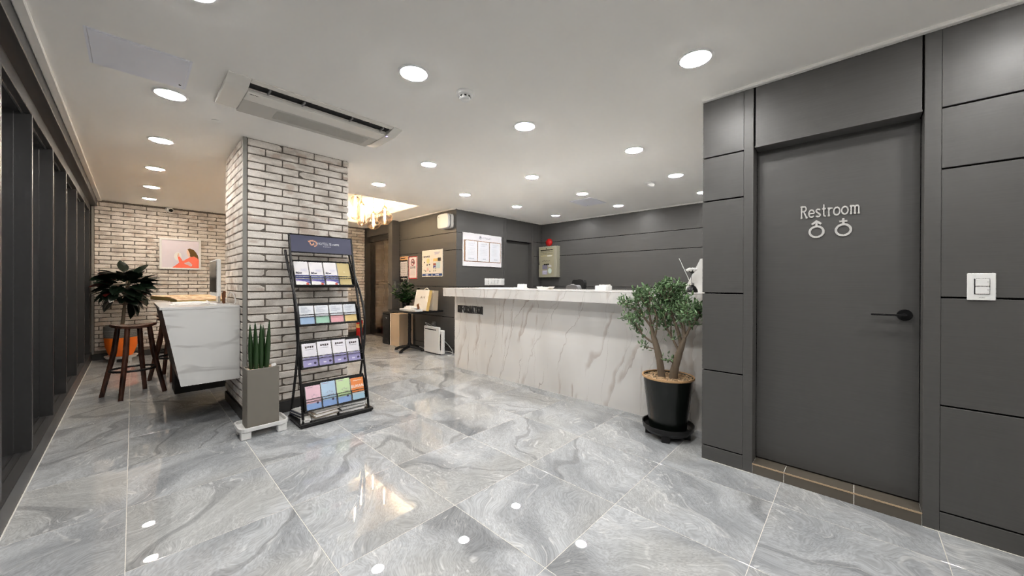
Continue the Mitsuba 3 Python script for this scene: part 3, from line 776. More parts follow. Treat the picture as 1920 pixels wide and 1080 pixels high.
FP = thing("fire_alarm_panel", "beige wall-mounted fire alarm control panel with rows of lamps", "fire alarm panel")
py0, py1 = 4.285, 4.735
put(FP, "cabinet", bx(5.775, 5.899, py0, py1, 1.30, 1.925, .006), "m_panelbeige")
P = Print(.36, .56, (160, 154, 130))
P.rect(.02, .505, .34, .522, (40, 38, 34))
P.poly(Point(.17, .545).buffer(.012), (30, 30, 30))
for r, c0 in ((.475, (70, 66, 55)), (.435, (120, 112, 70)), (.39, (215, 205, 140))):
    P.poly(unary_union([sbox(.03 + .031 * k, r, .047 + .031 * k, r + .014) for k in range(10)]), c0)
P.rect(.19, .388, .31, .405, (240, 240, 232))
P.poly(unary_union([sbox(.07 + .022 * k, .282 + .008 * (k % 3), .083 + .022 * k, .294 + .008 * (k % 3)) for k in range(9)]), (60, 56, 48))
P.rect(.07, .02, .20, .105, (170, 166, 185)).rect(.07, .125, .20, .215, (128, 124, 140)).rect(.22, .17, .30, .215, (190, 188, 185)).lines(.08, .19, .03, .095, 3, (205, 203, 215))
P.poly(affinity.scale(Point(.262, .095).buffer(.046), 1, 1.15), (205, 218, 208))
P.build(FP, "face_print", (5.7745, py1 - .03, 1.335), (0, -1, 0), (0, 0, 1), (-1, 0, 0))
for k in range(3):
    put(FP, "knob", move(lathe([(0, 0), (.016, 0), (.014, .016), (0, .016)], 16), (5.774, 4.575 - .046 * k, 1.557), ry=-90), "m_black", smooth=30)
put(FP, "latch", bx(5.77, 5.776, py1 - .022, py1 - .014, 1.55, 1.62), "m_blackmatte")
FB = thing("alarm_bell", "round red fire alarm bell above the beige panel", "alarm bell")
put(FB, "gong", move(lathe([(0, .055), (.03, .053), (.062, .040), (.078, .016), (.080, 0), (0, 0)], 36), (5.899, 4.558, 2.015), ry=-90), "m_red", smooth=40)
put(FB, "boss", move(lathe([(0, .066), (.012, .064), (.014, .05), (0, .05)], 16), (5.899, 4.558, 2.015), ry=-90), "m_red", smooth=30)

LS = thing("light_switch", "square white double light switch beside the restroom door", "light switch")
put(LS, "plate", bx(2.650, 2.6595, -.455, -.374, 1.109, 1.232, .002), "m_white")
put(LS, "recess", bx(2.6485, 2.651, -.4385, -.3935, 1.136, 1.207), "m_blackmatte")
for z0 in (1.138, 1.1735):
    put(LS, "rocker", bx(2.645, 2.650, -.4365, -.397, z0, z0 + .0325, .0015), "m_whitegloss")
    put(LS, "mark", bx(2.6446, 2.6452, -.4345, -.4295, z0 + .017, z0 + .0195), "m_grey")
put(LS, "maker_mark", bx(2.6492, 2.6502, -.424, -.408, 1.1205, 1.1222), "m_grey")

# passage wall things
EL = thing("emergency_light", "white rounded emergency siren box high on the warm-lit charcoal wall", "emergency light")
put(EL, "back_box", frame3(prism(rrect(0, 0, .30, .235, .04), .05), (3.679, 5.145, 2.095), (0, -1, 0), (0, 0, 1), (-1, 0, 0)), "m_white")
put(EL, "band", frame3(prism(rrect(.004, .004, .296, .231, .04), .03), (3.629, 5.145, 2.095), (0, -1, 0), (0, 0, 1), (-1, 0, 0)), "m_grey")
put(EL, "front_cover", frame3(prism(rrect(0, 0, .30, .235, .05), .035), (3.599, 5.145, 2.095), (0, -1, 0), (0, 0, 1), (-1, 0, 0)), "m_white")
put(EL, "indicator", move(lathe([(0, 0), (.010, 0), (.010, .004), (0, .004)], 12), (3.564, 5.10, 2.285), ry=-90), "m_grey")


def wall_print(name, y0, y1, z0, z1, P, label, cat_, frame=None, proud=.008):
    k = thing(name, label, cat_)
    put(k, "board", bx(3.679 - proud, 3.679, y1, y0, z0, z1, .001), frame or "m_white")
    P.build(k, "print", (3.679 - proud - .0003, y0, z0), (0, -1, 0), (0, 0, 1), (-1, 0, 0))


P = Print(.635, .475, (240, 236, 226))
P.rect(.012, .012, .31, .055, (45, 72, 130)).rect(.325, .012, .623, .055, (45, 72, 130)).rect(.11, .025, .21, .042, (220, 225, 240)).rect(.42, .025, .53, .042, (220, 225, 240))
P.rect(.312, .06, .318, .45, (222, 218, 210))
P.poly(unary_union([sbox(.05 + .035 * k, .345, .075 + .035 * k, .375) for k in range(6)]), (95, 90, 92))
P.poly(Point(.20, .285).buffer(.05), (228, 222, 165)).poly(Point(.08, .26).buffer(.016), (40, 35, 35))
P.poly(unary_union([sbox(.15, .20, .19, .225), sbox(.22, .205, .26, .23), sbox(.06, .11, .09, .125), sbox(.10, .095, .14, .11), sbox(.24, .09, .27, .105)]), (75, 70, 70))
P.poly(Point(.19, .13).buffer(.03), (235, 200, 190))
P.rect(.36, .27, .50, .32, (228, 200, 130)).rect(.50, .27, .59, .33, (60, 58, 58)).rect(.36, .20, .44, .235, (150, 80, 70)).rect(.36, .16, .44, .195, (85, 90, 150)).rect(.45, .15, .57, .25, (200, 222, 228))
P.poly(unary_union([Point(.38 + .05 * i, .10 + .04 * j).buffer(.010) for i in range(2) for j in range(2)]), (60, 60, 60))
P.lines(.40, .57, .38, .43, 2, (175, 175, 205))
wall_print("poster", 5.775, 5.140, 1.290, 1.765, P, "large cream two-column poster with blue footers on the charcoal wall", "poster")
P = Print(.300, .430, (170, 45, 50))
P.rect(.018, .018, .282, .412, (236, 228, 230))
ringp = Point(.15, .315).buffer(.066).difference(Point(.15, .315).buffer(.050))
P.poly(unary_union([sbox(.10, .300, .20, .320), LineString([(.16, .325), (.185, .345), (.175, .36)]).buffer(.006)]), (40, 35, 40))
P.poly(unary_union([ringp, LineString([(.107, .358), (.193, .272)]).buffer(.008)]), (130, 25, 50))
P.text("NO SMOKING", .15, .212, .024, (50, 45, 55), bold=True, center=True, sx=.85)
P.lines(.05, .25, .185, .205, 1, (120, 100, 120), ragged=0).lines(.05, .25, .06, .17, 6, (215, 205, 210), ragged=.1)
wall_print("no_smoking_sign", 6.245, 5.945, 1.253, 1.683, P, "red-bordered white no smoking sign on the charcoal wall", "sign")
P = Print(.300, .505, (28, 24, 24))
P.rect(.0, .435, .30, .505, (205, 160, 120)).rect(.04, .455, .20, .475, (70, 50, 40)).rect(.02, .115, .28, .405, (228, 222, 222))
P.poly(unary_union([sbox(.04 + .062 * i, .135 + .044 * j, .06 + .062 * i, .150 + .044 * j) for i in range(4) for j in range(6)]), (120, 112, 112))
P.poly(unary_union([LineString([(.15, .03), (.15, .09)]).buffer(.008), LineString([(.05, .068), (.25, .068)]).buffer(.006)]), (225, 222, 215))
wall_print("information_board", 6.575, 6.272, 1.190, 1.697, P, "narrow black information board with an orange heading beside the lift", "sign")

# side table with its things
ST = thing("side_table", "black rectangular pedestal table against the passage wall", "table")
put(ST, "tabletop", bx(3.055, 3.655, 5.09, 5.90, .685, .712, .004), "m_black")
put(ST, "column", lathe([(0, .05), (.035, .05), (.035, .12), (.026, .14), (.026, .34), (.032, .36), (.026, .38), (.026, .685), (0, .685)], 24, (3.33, 5.63, 0)), "m_black", smooth=35)
for a in (27, 117, 207, 297):
    dx, dy = math.cos(math.radians(a)), math.sin(math.radians(a))
    put(ST, "foot", cat(tube([(3.33, 5.63, .075), (3.33 + .15 * dx, 5.63 + .15 * dy, .055), (3.33 + .25 * dx, 5.63 + .25 * dy, .030)], [.030, .026, .020], 8), move(lathe([(0, 0), (.028, 0), (.030, .02), (.022, .036), (0, .038)], 14), (3.33 + .26 * dx, 5.63 + .26 * dy, 0))), "m_black", smooth=40)


def bag_box(y0, y1, x, z0, h, d, lean, mat_side, label, handle, seed):
    k = thing("gift_box", label, "box")
    s_, c_ = math.sin(math.radians(lean)), math.cos(math.radians(lean))
    U, V, N = np.array((0, -1, 0.)), np.array((s_, 0, c_)), np.array((-c_, 0, s_))
    w = y0 - y1; z0 = z0 + s_ * d
    put(k, "body", frame3(bx(0, w, 0, h, -d, 0, .002), (x, y0, z0), U, V, N), mat_side)
    p = Print(w, h, (238, 232, 222)); r = random.Random(seed)
    if handle: p.poly(unary_union([LineString([(w * .40 + .03 * i, h * .60), (w * .42 + .03 * i, h * .68), (w * .43 + .03 * i, h * .58)]).buffer(.003) for i in range(5)]), (110, 95, 75)).rect(w * .30, h * .28, w * .5, h * .30, (200, 185, 150))
    else: p.poly(unary_union([sbox(w * .25 + .02 * i, h * .12 + .012 * (i % 2), w * .25 + .014 + .02 * i, h * .12 + .03) for i in range(4)]), (90, 90, 80)).rect(w * .08, h * .60, w * .22, h * .76, (110, 60, 50))
    p.build(k, "front_print", np.array((x, y0, z0)) + N * .0008, U, V, N)
    if handle:
        c0 = np.array((x, (y0 + y1) / 2 - .06, z0)) + V * h - N * d / 2
        put(k, "handle", tube([c0 + U * .06 * math.cos(t) + V * .035 * math.sin(t) for t in np.linspace(0, math.pi, 14)], .006, 6), "m_white", smooth=40)


bag_box(5.47, 5.075, 3.30, .712, .345, .055, 12, "m_cardside", "cream gift box with a gold side leaning on the side table", True, 2)
bag_box(5.30, 5.10, 3.445, .712, .335, .10, 3, "m_kraft", "upright cream carton with a kraft side behind the gift box", False, 4)
for i, (x0, x1, y0, y1, z0, z1, lb) in enumerate(((3.13, 3.27, 5.12, 5.62, .712, .744, "wide flat white box at the bottom of the stack on the side table"), (3.16, 3.27, 5.20, 5.52, .744, .774, "smaller flat white box stacked on the wide flat box"), (3.18, 3.26, 5.38, 5.50, .774, .792, "tiny flat white carton topping the stack of boxes"))):
    k = thing("flat_box", lb, "box")
    put(k, "body", bx(x0, x1, y0, y1, z0, z1, .002), "m_white")
    put(k, "lid_seam", cat(bx(x0 - .0006, x0, y0 + .004, y1 - .004, z0 + (z1 - z0) * .55, z0 + (z1 - z0) * .62), bx(x0, x1, y0 - .0006, y0, z0 + (z1 - z0) * .55, z0 + (z1 - z0) * .62)), "m_grey")
dk = thing("card_stand", "small dark folded card stand leaning on the gift box", "card stand")
put(dk, "base", bx(3.165, 3.23, 5.13, 5.215, .744, .752, .002), "m_blackmatte")
put(dk, "upright", move(bx(-.004, .004, -.03, .03, 0, .085, .002), (3.215, 5.155, .752), rx=-24), "m_brown")

PB_ = thing("plywood_box", "tall pale plywood box standing under the side table", "box")
put(PB_, "carcass", bx(3.365, 3.655, 6.05, 6.385, 0.0, .60, .003), "m_ply")
put(PB_, "edge", bx(3.362, 3.372, 6.375, 6.39, 0.0, .602, .001), "m_ivory")
TB = thing("trash_bin", "tall black bin beside the plywood box", "bin")
put(TB, "body", bx(3.355, 3.505, 6.40, 6.68, .0, .58, .015), "m_black")
put(TB, "lid", bx(3.350, 3.508, 6.395, 6.685, .575, .61, .012), "m_black")
put(TB, "badge", bx(3.3535, 3.3555, 6.50, 6.53, .50, .51), "m_white")

AP = thing("air_purifier", "white air purifier on the floor beside the counter end", "air purifier")
put(AP, "front_cover", bx(3.435, 3.472, 4.905, 5.345, .015, .452, .010), "m_whitegloss")
put(AP, "rear_body", bx(3.455, 3.525, 4.862, 5.325, .012, .402, .010), "m_white")
put(AP, "base", bx(3.45, 3.52, 4.90, 5.32, 0, .016, .003), "m_blackmatte")
put(AP, "top_slot", bx(3.4335, 3.4365, 4.985, 5.315, .395, .410), "m_blackmatte")
put(AP, "side_slot", bx(3.4535, 3.457, 4.872, 4.898, .08, .345, .001), "m_blackmatte")
ck = single("power_cord", tube(spline([(3.535, 4.92, .05), (3.64, 4.85, .03), (3.60, 4.70, .006), (3.52, 4.66, .006), (3.50, 4.76, .006), (3.62, 4.80, .006), (3.66, 4.90, .10), (3.672, 5.40, .40)], 50), .004, 6), "m_white", "thin white power cord trailing on the floor behind the air purifier", "cord", smooth=40)
so = thing("wall_socket", "small grey power socket with a plug above the air purifier", "socket")
put(so, "plate", bx(3.668, 3.679, 5.35, 5.44, .415, .50, .003), "m_grey")
put(so, "plug", bx(3.63, 3.669, 5.375, 5.415, .435, .475, .005), "m_grey")


def leaf_mesh(length, width, bend=.25, fold=.15, n=7, tip=1.0):
    """A leaf blade along +x from the origin, arching down, with a midrib fold."""
    t = np.linspace(0, 1, n); w = width / 2 * np.sin(np.pi * t ** .85) ** .75
    w[0] = width * .04; w[-1] = 0.0005
    rows_ = []
    for k in range(n):
        x, z = length * t[k], -bend * length * t[k] ** 2
        rows_.append([(x, -w[k], z + fold * w[k]), (x, 0, z), (x, w[k], z + fold * w[k])])
    V = np.array(rows_).reshape(-1, 3); Fc = []
    for k in range(n - 1):
        for j in range(2):
            a = k * 3 + j; Fc += [[a, a + 3, a + 4], [a, a + 4, a + 1]]
    return trimesh.Trimesh(V, Fc, process=False)


def orient(m, loc, az, el, roll=0.0):
    m = m.copy(); R = trimesh.transformations.rotation_matrix
    m.apply_transform(R(math.radians(roll), [1, 0, 0])); m.apply_transform(R(math.radians(-el), [0, 1, 0])); m.apply_transform(R(math.radians(az), [0, 0, 1])); m.apply_translation(loc); return m


# leafy green plant on the side table
ZP = thing("green_plant", "bushy dark green potted plant at the rear of the side table", "plant")
put(ZP, "pot", lathe([(0, .712), (.055, .712), (.075, .83), (.070, .83), (.060, .80), (0, .80)], 24, (3.35, 5.80, 0)), "m_potdark", smooth=35)
rnd = random.Random(11); lv = []; cv = []
for sidx in range(24):
    az, el, L = rnd.uniform(0, 360), rnd.uniform(30, 85), rnd.uniform(.20, .38)
    a, e_ = math.radians(az), math.radians(el)
    path = [(3.35 + math.cos(a) * math.cos(e_) * L * t * (1 + .4 * t), 5.80 + math.sin(a) * math.cos(e_) * L * t * (1 + .4 * t), .80 + L * math.sin(e_) * t) for t in np.linspace(0, 1, 6)]
    path = [(min(x, 3.66), y, z) for x, y, z in path]
    put(ZP, "stem", tube(path, [.005, .005, .004, .004, .003, .002], 5), "m_leafsnake", smooth=40)
    for q in range(12):
        p = np.array(path[1]) + (np.array(path[-1]) - np.array(path[1])) * (q / 11)
        m = orient(leaf_mesh(.092, .052, .2, .2, 5), p, rnd.uniform(0, 360), rnd.uniform(-10, 50), rnd.uniform(-30, 30))
        m.vertices[:, 0] = np.minimum(m.vertices[:, 0], 3.672)
        lv.append(m); g = rnd.uniform(.5, 1.5); cv.append(np.tile([.014 * g, .042 * g, .012 * g], (len(m.vertices), 1)))
put(ZP, "leaves", cat(*lv), "m_jade", color=np.vstack(cv), kind="stuff")

FE = thing("fire_extinguisher", "red fire extinguisher with a yellow label by the far brick wall", "fire extinguisher")
put(FE, "cylinder", lathe([(0, 0), (.062, 0), (.068, .01), (.068, .30), (.060, .335), (.035, .36), (.018, .37), (0, .37)], 28, (3.455, 7.93, 0)), "m_red", smooth=40)
put(FE, "label_band", lathe([(.0685, .19), (.0685, .27)], 28, (3.455, 7.93, 0)), "m_cardside", smooth=True)
put(FE, "valve", cat(lathe([(0, .37), (.016, .37), (.016, .41), (0, .41)], 14, (3.455, 7.93, 0)), bx(3.39, 3.46, 7.92, 7.94, .405, .418, .002), bx(3.385, 3.46, 7.92, 7.94, .43, .442, .002)), "m_black")
put(FE, "hose", tube(spline([(3.46, 7.93, .40), (3.53, 7.92, .40), (3.545, 7.90, .30), (3.53, 7.885, .12)], 16), .009, 7), "m_black", smooth=40)

# ---------------------------------------------------------------- window side: desk, bar, stools, plants
DK = thing("marble_desk", "white marble desk hung on the brick column with a slanted black side", "desk")
trap = Polygon([(.155, .962), (.262, .352), (.638, .352), (.638, .962)])
put(DK, "front_panel", frame3(prism(trap, .018), (0, 3.868, 0), (1, 0, 0), (0, 0, 1), (0, -1, 0)), "m_desk")
trap2 = Polygon([(.160, .955), (.266, .356), (.636, .356), (.636, .955)])
put(DK, "carcass", frame3(prism(trap2, 1.30), (0, 5.17, 0), (1, 0, 0), (0, 0, 1), (0, -1, 0)), "m_black", label="glossy black slanted carcass")
put(DK, "top_slab", bx(.140, .638, 3.846, 4.87, .962, .983, .002), "m_desk")
put(DK, "pedestal", bx(.303, .95, 5.17, 5.52, 0, .95, .004), "m_blackmatte")
BS = thing("bar_slab", "thick live-edge wooden bar slab beyond the marble desk", "bar counter")
edge = [(.305, 4.875), (.310, 5.25), (.304, 5.70), (.300, 5.92), (.235, 6.21), (.190, 6.55), (.178, 6.80), (.30, 6.88), (.95, 6.90), (1.02, 6.0), (.98, 4.90), (.66, 4.875)]
sl = spline(edge[:8], 30).tolist() + edge[8:]
put(BS, "slab", move(prism(Polygon(sl), .047), (0, 0, .953)), "m_oak")
put(BS, "leg", bx(.70, .95, 5.56, 6.82, 0, .952, .004), "m_blackmatte")
rim = prism(Polygon(sl).buffer(.003).difference(Polygon(sl).buffer(-.002)), .040)
put(BS, "bark_edge", move(rim, (0, 0, .954)), "m_goldwood", label="gold-brown natural edge")

PC_ = thing("computer", "slim white all-in-one desktop computer seen edge-on at the marble desk", "computer")
NU = np.array((.006, .45, 0)); NU /= np.linalg.norm(NU); NN = np.array((-NU[1], NU[0], 0))
o = np.array((.500, 4.0, 1.055))
put(PC_, "housing", frame3(bx(0, .46, 0, .325, -.030, 0, .006), o, NU, (0, 0, 1), NN), "m_white")
put(PC_, "screen", frame3(bx(.012, .448, .035, .313, -.001, .0015), o, NU, (0, 0, 1), NN), "m_screen")
put(PC_, "stand", cat(frame3(bx(.16, .30, -.06, .06, -.045, -.028, .004), o, NU, (0, 0, 1), NN), bx(.455, .60, 4.13, 4.32, .983, .992, .003)), "m_whitegloss")
kb = thing("paper_sheets", "fanned white paper sheets lying on the marble desk", "paper")
for i in range(4):
    put(kb, "sheet", move(bx(-.105, .105, -.148, .148, 0, .0025), (.335 + .012 * i, 4.30 + .06 * i, .9832 + .0027 * i), rz=8 * i - 10), "m_paper")
single("wooden_ornament", cat(*[move(m, (.566, 4.13, .983)) for m in (bx(-.012, .012, -.030, .022, .055, .105, .008), bx(-.010, .010, -.048, -.020, .085, .118, .008), bx(-.009, .009, .010, .022, 0, .062, .004), bx(-.009, .009, -.030, -.018, 0, .062, .004), move(bx(-.004, .004, 0, .045, -.004, .004, .002), (0, .018, .085), rx=-55))]), "m_brown", "small brown carved wooden ornament behind the white computer", "ornament")
for i, (pts, lb) in enumerate((([(.55, 4.16, .99), (.585, 4.05, 1.06), (.60, 3.98, 1.09), (.615, 3.93, 1.05), (.61, 3.91, .992), (.56, 3.95, .988), (.50, 3.93, .988)], "looped white cable rising beside the column at the desk"), ([(.47, 4.10, .988), (.44, 3.98, 1.01), (.47, 3.93, .992), (.54, 3.92, .990), (.60, 3.90, .990)], "white cable lying flat along the front of the marble desk"))):
    single("computer_cable", tube(spline(pts, 36), .0035, 6), "m_white", lb, "cable", smooth=40)


def stool(cx, cy, rz, label):
    k = thing("bar_stool", label, "stool", "dark wooden bar stools along the bar")
    M = lambda m: move(m, (cx, cy, 0), rz=rz)
    seat = prism(affinity.scale(Point(0, 0).buffer(1, quad_segs=10), .172, .130), .024)
    seat = trimesh.remesh.subdivide_to_size(seat.vertices, seat.faces, .05); seat = trimesh.Trimesh(*seat)
    v = seat.vertices; v[:, 2] += .700 + .022 * (np.abs(v[:, 0]) / .172) ** 2
    put(k, "seat", M(seat), "m_wood", smooth=40)
    for lx, ly in ((-.228, .092), (-.090, -.218), (.087, .194), (.232, -.068)):
        tx_, ty_ = lx * .50, ly * .42
        put(k, "leg", M(tube([(tx_, ty_, .705), (lx * .62, ly * .60, .45), (lx, ly, 0)], [.021, .0235, .0195], 10)), "m_wood", smooth=40)
    ring = [(.172 * math.cos(t), .165 * math.sin(t), .272) for t in np.linspace(0, 2 * math.pi, 40)[:-1]]
    put(k, "footring", M(tube(ring, .0115, 8, True)), "m_black", smooth=40)


stool(.008, 5.48, 0, "dark brown wooden stool with splayed legs, standing clear in front of the orange planter")
stool(.375, 6.05, 8, "dark brown wooden stool tucked beside the slanted black desk side")
stool(.385, 6.58, -6, "dark brown wooden stool at the far end of the bar slab, mostly hidden")

RP = thing("rubber_plant", "dark glossy-leaved rubber plant in an orange and grey pot by the brick wall", "potted plant")
pc = (-.115, 7.93)
put(RP, "pot", lathe([(0, .085), (.115, .085), (.135, .12), (.166, .23), (.177, .358), (.177, .360)], 36, (*pc, 0)), "m_orange", smooth=35)
put(RP, "pot_band", lathe([(.1772, .360), (.180, .41), (.182, .525), (.172, .525), (.170, .50), (0, .495)], 36, (*pc, 0)), "m_potgrey", smooth=30)
for z in (.385, .41, .435, .46):
    put(RP, "pot_groove", lathe([(.1825, z), (.1835, z + .004), (.1825, z + .008)], 36, (*pc, 0)), "m_grey", smooth=30)
trunk = spline([(-.115, 7.93, .49), (-.095, 7.90, .65), (-.085, 7.88, .80), (-.07, 7.86, .95), (-.06, 7.85, 1.15), (-.05, 7.84, 1.35)], 16)
put(RP, "trunk", tube(trunk, np.linspace(.024, .010, 16), 10), "m_bark", smooth=40)
brs = [(trunk[6], (-.33, 7.72, .95)), (trunk[6], (.14, 7.72, .93)), (trunk[7], (-.10, 7.58, .95)), (trunk[6], (-.20, 7.86, .90)), (trunk[7], (-.26, 7.76, 1.08)), (trunk[8], (.12, 7.74, 1.10)), (trunk[9], (-.15, 7.62, 1.12)), (trunk[10], (.05, 7.95, 1.2)), (trunk[9], (-.22, 7.98, 1.12))]
for a, b in brs:
    put(RP, "branch", tube(spline([a, (np.array(a) * .5 + np.array(b) * .5) + [0, 0, .04], b], 8), np.linspace(.010, .006, 8), 7), "m_bark", smooth=40)
rnd = random.Random(21)
crown = []
while len(crown) < 125:
    q = np.array([rnd.uniform(-1, 1) for _ in range(3)])
    if .30 < np.linalg.norm(q) < 1: crown.append(q)
for q in crown:
    p = np.array([-.09, 7.80, 1.12]) + q * [.20, .17, .245]
    az = math.degrees(math.atan2(q[1], q[0])) + rnd.uniform(-35, 35)
    m = orient(leaf_mesh(rnd.uniform(.18, .25), rnd.uniform(.105, .145), rnd.uniform(.1, .4), .16, 7), p - [0, 0, .02], az, q[2] * 60 + rnd.uniform(-25, 25), rnd.uniform(-30, 30))
    v = m.vertices
    if v[:, 0].min() < -.428: m.apply_translation((-.428 - v[:, 0].min(), 0, 0))
    if v[:, 1].max() > 8.225: m.apply_translation((0, 8.225 - v[:, 1].max(), 0))
    put(RP, "leaf", m, "m_leafred" if rnd.random() < .05 else "m_leafrubber", smooth=True)
PS = thing("plant_stand", "low white footed tray carrying the orange and grey planter", "plant stand")
put(PS, "tray", lathe([(0, .060), (.150, .060), (.165, .085), (.175, .088), (.172, .078), (.155, .052), (0, .052)], 32, (*pc, 0)), "m_white", smooth=30)
for a in (45, 135, 225, 315):
    put(PS, "foot", bx(pc[0] + .11 * math.cos(math.radians(a)) - .03, pc[0] + .11 * math.cos(math.radians(a)) + .03, pc[1] + .11 * math.sin(math.radians(a)) - .03, pc[1] + .11 * math.sin(math.radians(a)) + .03, 0, .054, .004), "m_white")
ws = thing("wall_outlet", "white wall outlet low on the brick wall beside the planter", "socket")
put(ws, "plate", bx(.115, .195, 8.226, 8.238, .31, .40, .003), "m_white")
for x in (.130, .160):
    put(ws, "receptacle", bx(x, x + .025, 8.224, 8.227, .34, .37), "m_grey")

PT = thing("framed_picture", "white-framed picture of a figure in a red top drinking, on the brick wall", "picture")
fx0, fx1, fz0, fz1, fy = .299, .816, 1.390, 1.903, 8.236
w_ = .028
put(PT, "frame", cat(bx(fx0, fx0 + w_, fy - .03, fy, fz0, fz1, .003), bx(fx1 - w_, fx1, fy - .03, fy, fz0, fz1, .003), bx(fx0 + w_, fx1 - w_, fy - .03, fy, fz0, fz0 + w_, .003), bx(fx0 + w_, fx1 - w_, fy - .03, fy, fz1 - w_, fz1, .003)), "m_white")
put(PT, "backing", bx(fx0 + .01, fx1 - .01, fy - .016, fy - .002, fz0 + .01, fz1 - .01), "m_paper")
W_, H_ = fx1 - fx0 - 2 * w_, fz1 - fz0 - 2 * w_
P = Print(W_, H_, (222, 214, 224))
q = lambda pts: Polygon([(x * W_, y * H_) for x, y in pts])
P.poly(affinity.scale(Point(.42 * W_, .42 * H_).buffer(.10 * W_), 1, 1.6), (236, 232, 232))
P.poly(q([(.67, .70), (.71, .66), (.80, .52), (.78, .40), (.70, .42), (.665, .55)]), (240, 205, 185))
P.poly(q([(.68, .70), (.74, .73), (.84, .69), (.93, .58), (.985, .42), (.99, .30), (.90, .36), (.76, .42), (.74, .56)]), (104, 74, 34))
P.poly(q([(.27, 0), (.46, .19), (.41, .40), (.47, .42), (.555, .25), (.76, .41), (.86, .44), (.95, .38), (1, .30), (1, 0)]), (250, 122, 98))
P.poly(q([(.58, .17), (.72, .25), (.82, .12), (.79, .05)]), (225, 190, 190))
P.poly(q([(.40, .41), (.46, .43), (.455, .52), (.42, .53)]), (240, 205, 185))
P.build(PT, "picture_print", (fx0 + w_, fy - .0165, fz0 + w_), (1, 0, 0), (0, 0, 1), (0, -1, 0))

# snake plant in the tall square pot
SP = thing("snake_plant", "upright cylindrical snake plant in a tall taupe square pot by the column", "potted plant")
px0, px1, py0_, py1_ = .592, .802, 3.308, 3.478
put(SP, "pot", cat(bx(px0, px1, py0_, py1_, .066, .497, .004), bx(px0, px0 + .012, py0_, py1_, .49, .517, .003), bx(px1 - .012, px1, py0_, py1_, .49, .517, .003), bx(px0 + .010, px1 - .010, py0_, py0_ + .012, .49, .517, .003), bx(px0 + .010, px1 - .010, py1_ - .012, py1_, .49, .517, .003)), "m_taupe")
rnd = random.Random(3); pb, pcx = [], []
for k in range(150):
    s_ = rnd.uniform(.006, .012); m = trimesh.creation.icosphere(1, s_); m.apply_scale((1, rnd.uniform(.7, 1), .7))
    m.apply_translation((rnd.uniform(px0 + .02, px1 - .02), rnd.uniform(py0_ + .02, py1_ - .02), .499 + rnd.uniform(0, .006))); pb.append(m)
    g = rnd.choice([(.62, .50, .38), (.75, .70, .62), (.35, .22, .15), (.55, .42, .30)]); pcx.append(np.tile(g, (len(m.vertices), 1)))
put(SP, "pebbles", cat(*pb), "m_print", color=np.vstack(pcx), kind="stuff", label="mixed brown and cream pebbles")
for i, (x, y, h_, lx) in enumerate(((.636, 3.40, .360, -.006), (.660, 3.365, .30, .000), (.672, 3.43, .375, -.004), (.694, 3.37, .365, -.002), (.712, 3.42, .345, .004), (.728, 3.37, .33, .010), (.738, 3.40, .385, .012))):
    t = np.linspace(0, 1, 12)
    put(SP, "leaf", tube([(x + lx * k * 1.5, y, .495 + h_ * k) for k in t], (.0125 + .0045 * np.sin(np.pi * np.minimum(1, t * 1.2))) * (1 - t ** 4.0) ** .8 + .0010, 10), "m_leafsnake", smooth=40)
tg = put(SP, "plant_tag", move(bx(-.017, .017, -.001, .001, 0, .022, .0005), (.778, 3.36, .512), rz=12, rx=-20), "m_white")
SP2 = thing("plant_tray", "white footed plastic tray under the tall taupe square pot", "plant stand")
tp_ = rrect(.540, 3.275, .866, 3.520, .05)
put(SP2, "tray", cat(move(prism(tp_.buffer(-.015), .010), (0, 0, .056)), move(prism(tp_.difference(tp_.buffer(-.012)), .026), (0, 0, .062))), "m_whitegloss")
for x, y in ((.585, 3.315), (.585, 3.475), (.820, 3.315), (.820, 3.475)):
    put(SP2, "foot", bx(x - .032, x + .032, y - .028, y + .028, 0, .060, .005), "m_whitegloss")

# ---------------------------------------------------------------- brochure rack
BR = thing("brochure_rack", "black tubular brochure rack with four tilted tiers and a header sign", "brochure rack")
XL, XRr = .955, 1.497
put(BR, "base", cat(bx(.925, 1.527, 3.205, 3.545, .012, .036, .004), bx(.935, 1.517, 3.215, 3.535, 0, .014, .002)), "m_black")
for x, x2 in ((XL, .945), (XRr, 1.507)):
    fp = spline([(x, 3.243, .03), (x, 3.300, .30), (x, 3.352, .50), (x, 3.405, .75), (x, 3.470, 1.0), (x, 3.540, 1.22), (x, 3.605, 1.45), (x, 3.640, 1.612)], 28)
    put(BR, "front_upright", tube(fp, .0105, 8), "m_black", smooth=40)
    ap = spline([(x2, 3.545, .03), (x2, 3.470, .22), (x2, 3.395, .45), (x2, 3.350, .66), (x2, 3.352, .86), (x2, 3.430, 1.05), (x2, 3.535, 1.20), (x2, 3.640, 1.34), (x2, 3.715, 1.47)], 32)
    put(BR, "rear_bow", tube(ap, .0105, 8), "m_black", smooth=40)
hdU, hdV = np.array((1, 0, 0.)), np.array((0, .22, .975)); hdV /= np.linalg.norm(hdV); hdN = np.array((0, -hdV[2], hdV[1]))
o = np.array((XL + .008, 3.600, 1.452))
sgn = put(BR, "header_sign", frame3(bx(0, .526, 0, .160, -.006, 0, .001), o, hdU, hdV, hdN), "m_sign")
P = Print(.526, .160, (76, 78, 100))
P.layer = 0
sw_ = unary_union([LineString(arc(.178, .088, .034, .028, -60, 150, 16)).buffer(.007), LineString(arc(.172, .086, .014, .012, 160, 380, 12)).buffer(.006), Point(.146, .106).buffer(.007)])
P.poly(sw_, (214, 160, 132)).text("HOTEL B.cent", .214, .080, .0225, (226, 226, 232), sx=.98)
P.poly(unary_union([sbox(.268 + .014 * i, .060, .277 + .014 * i, .067) for i in range(5)]), (190, 190, 200))
P.build(sgn, "logo_print", o + hdN * .0006, hdU, hdV, hdN)
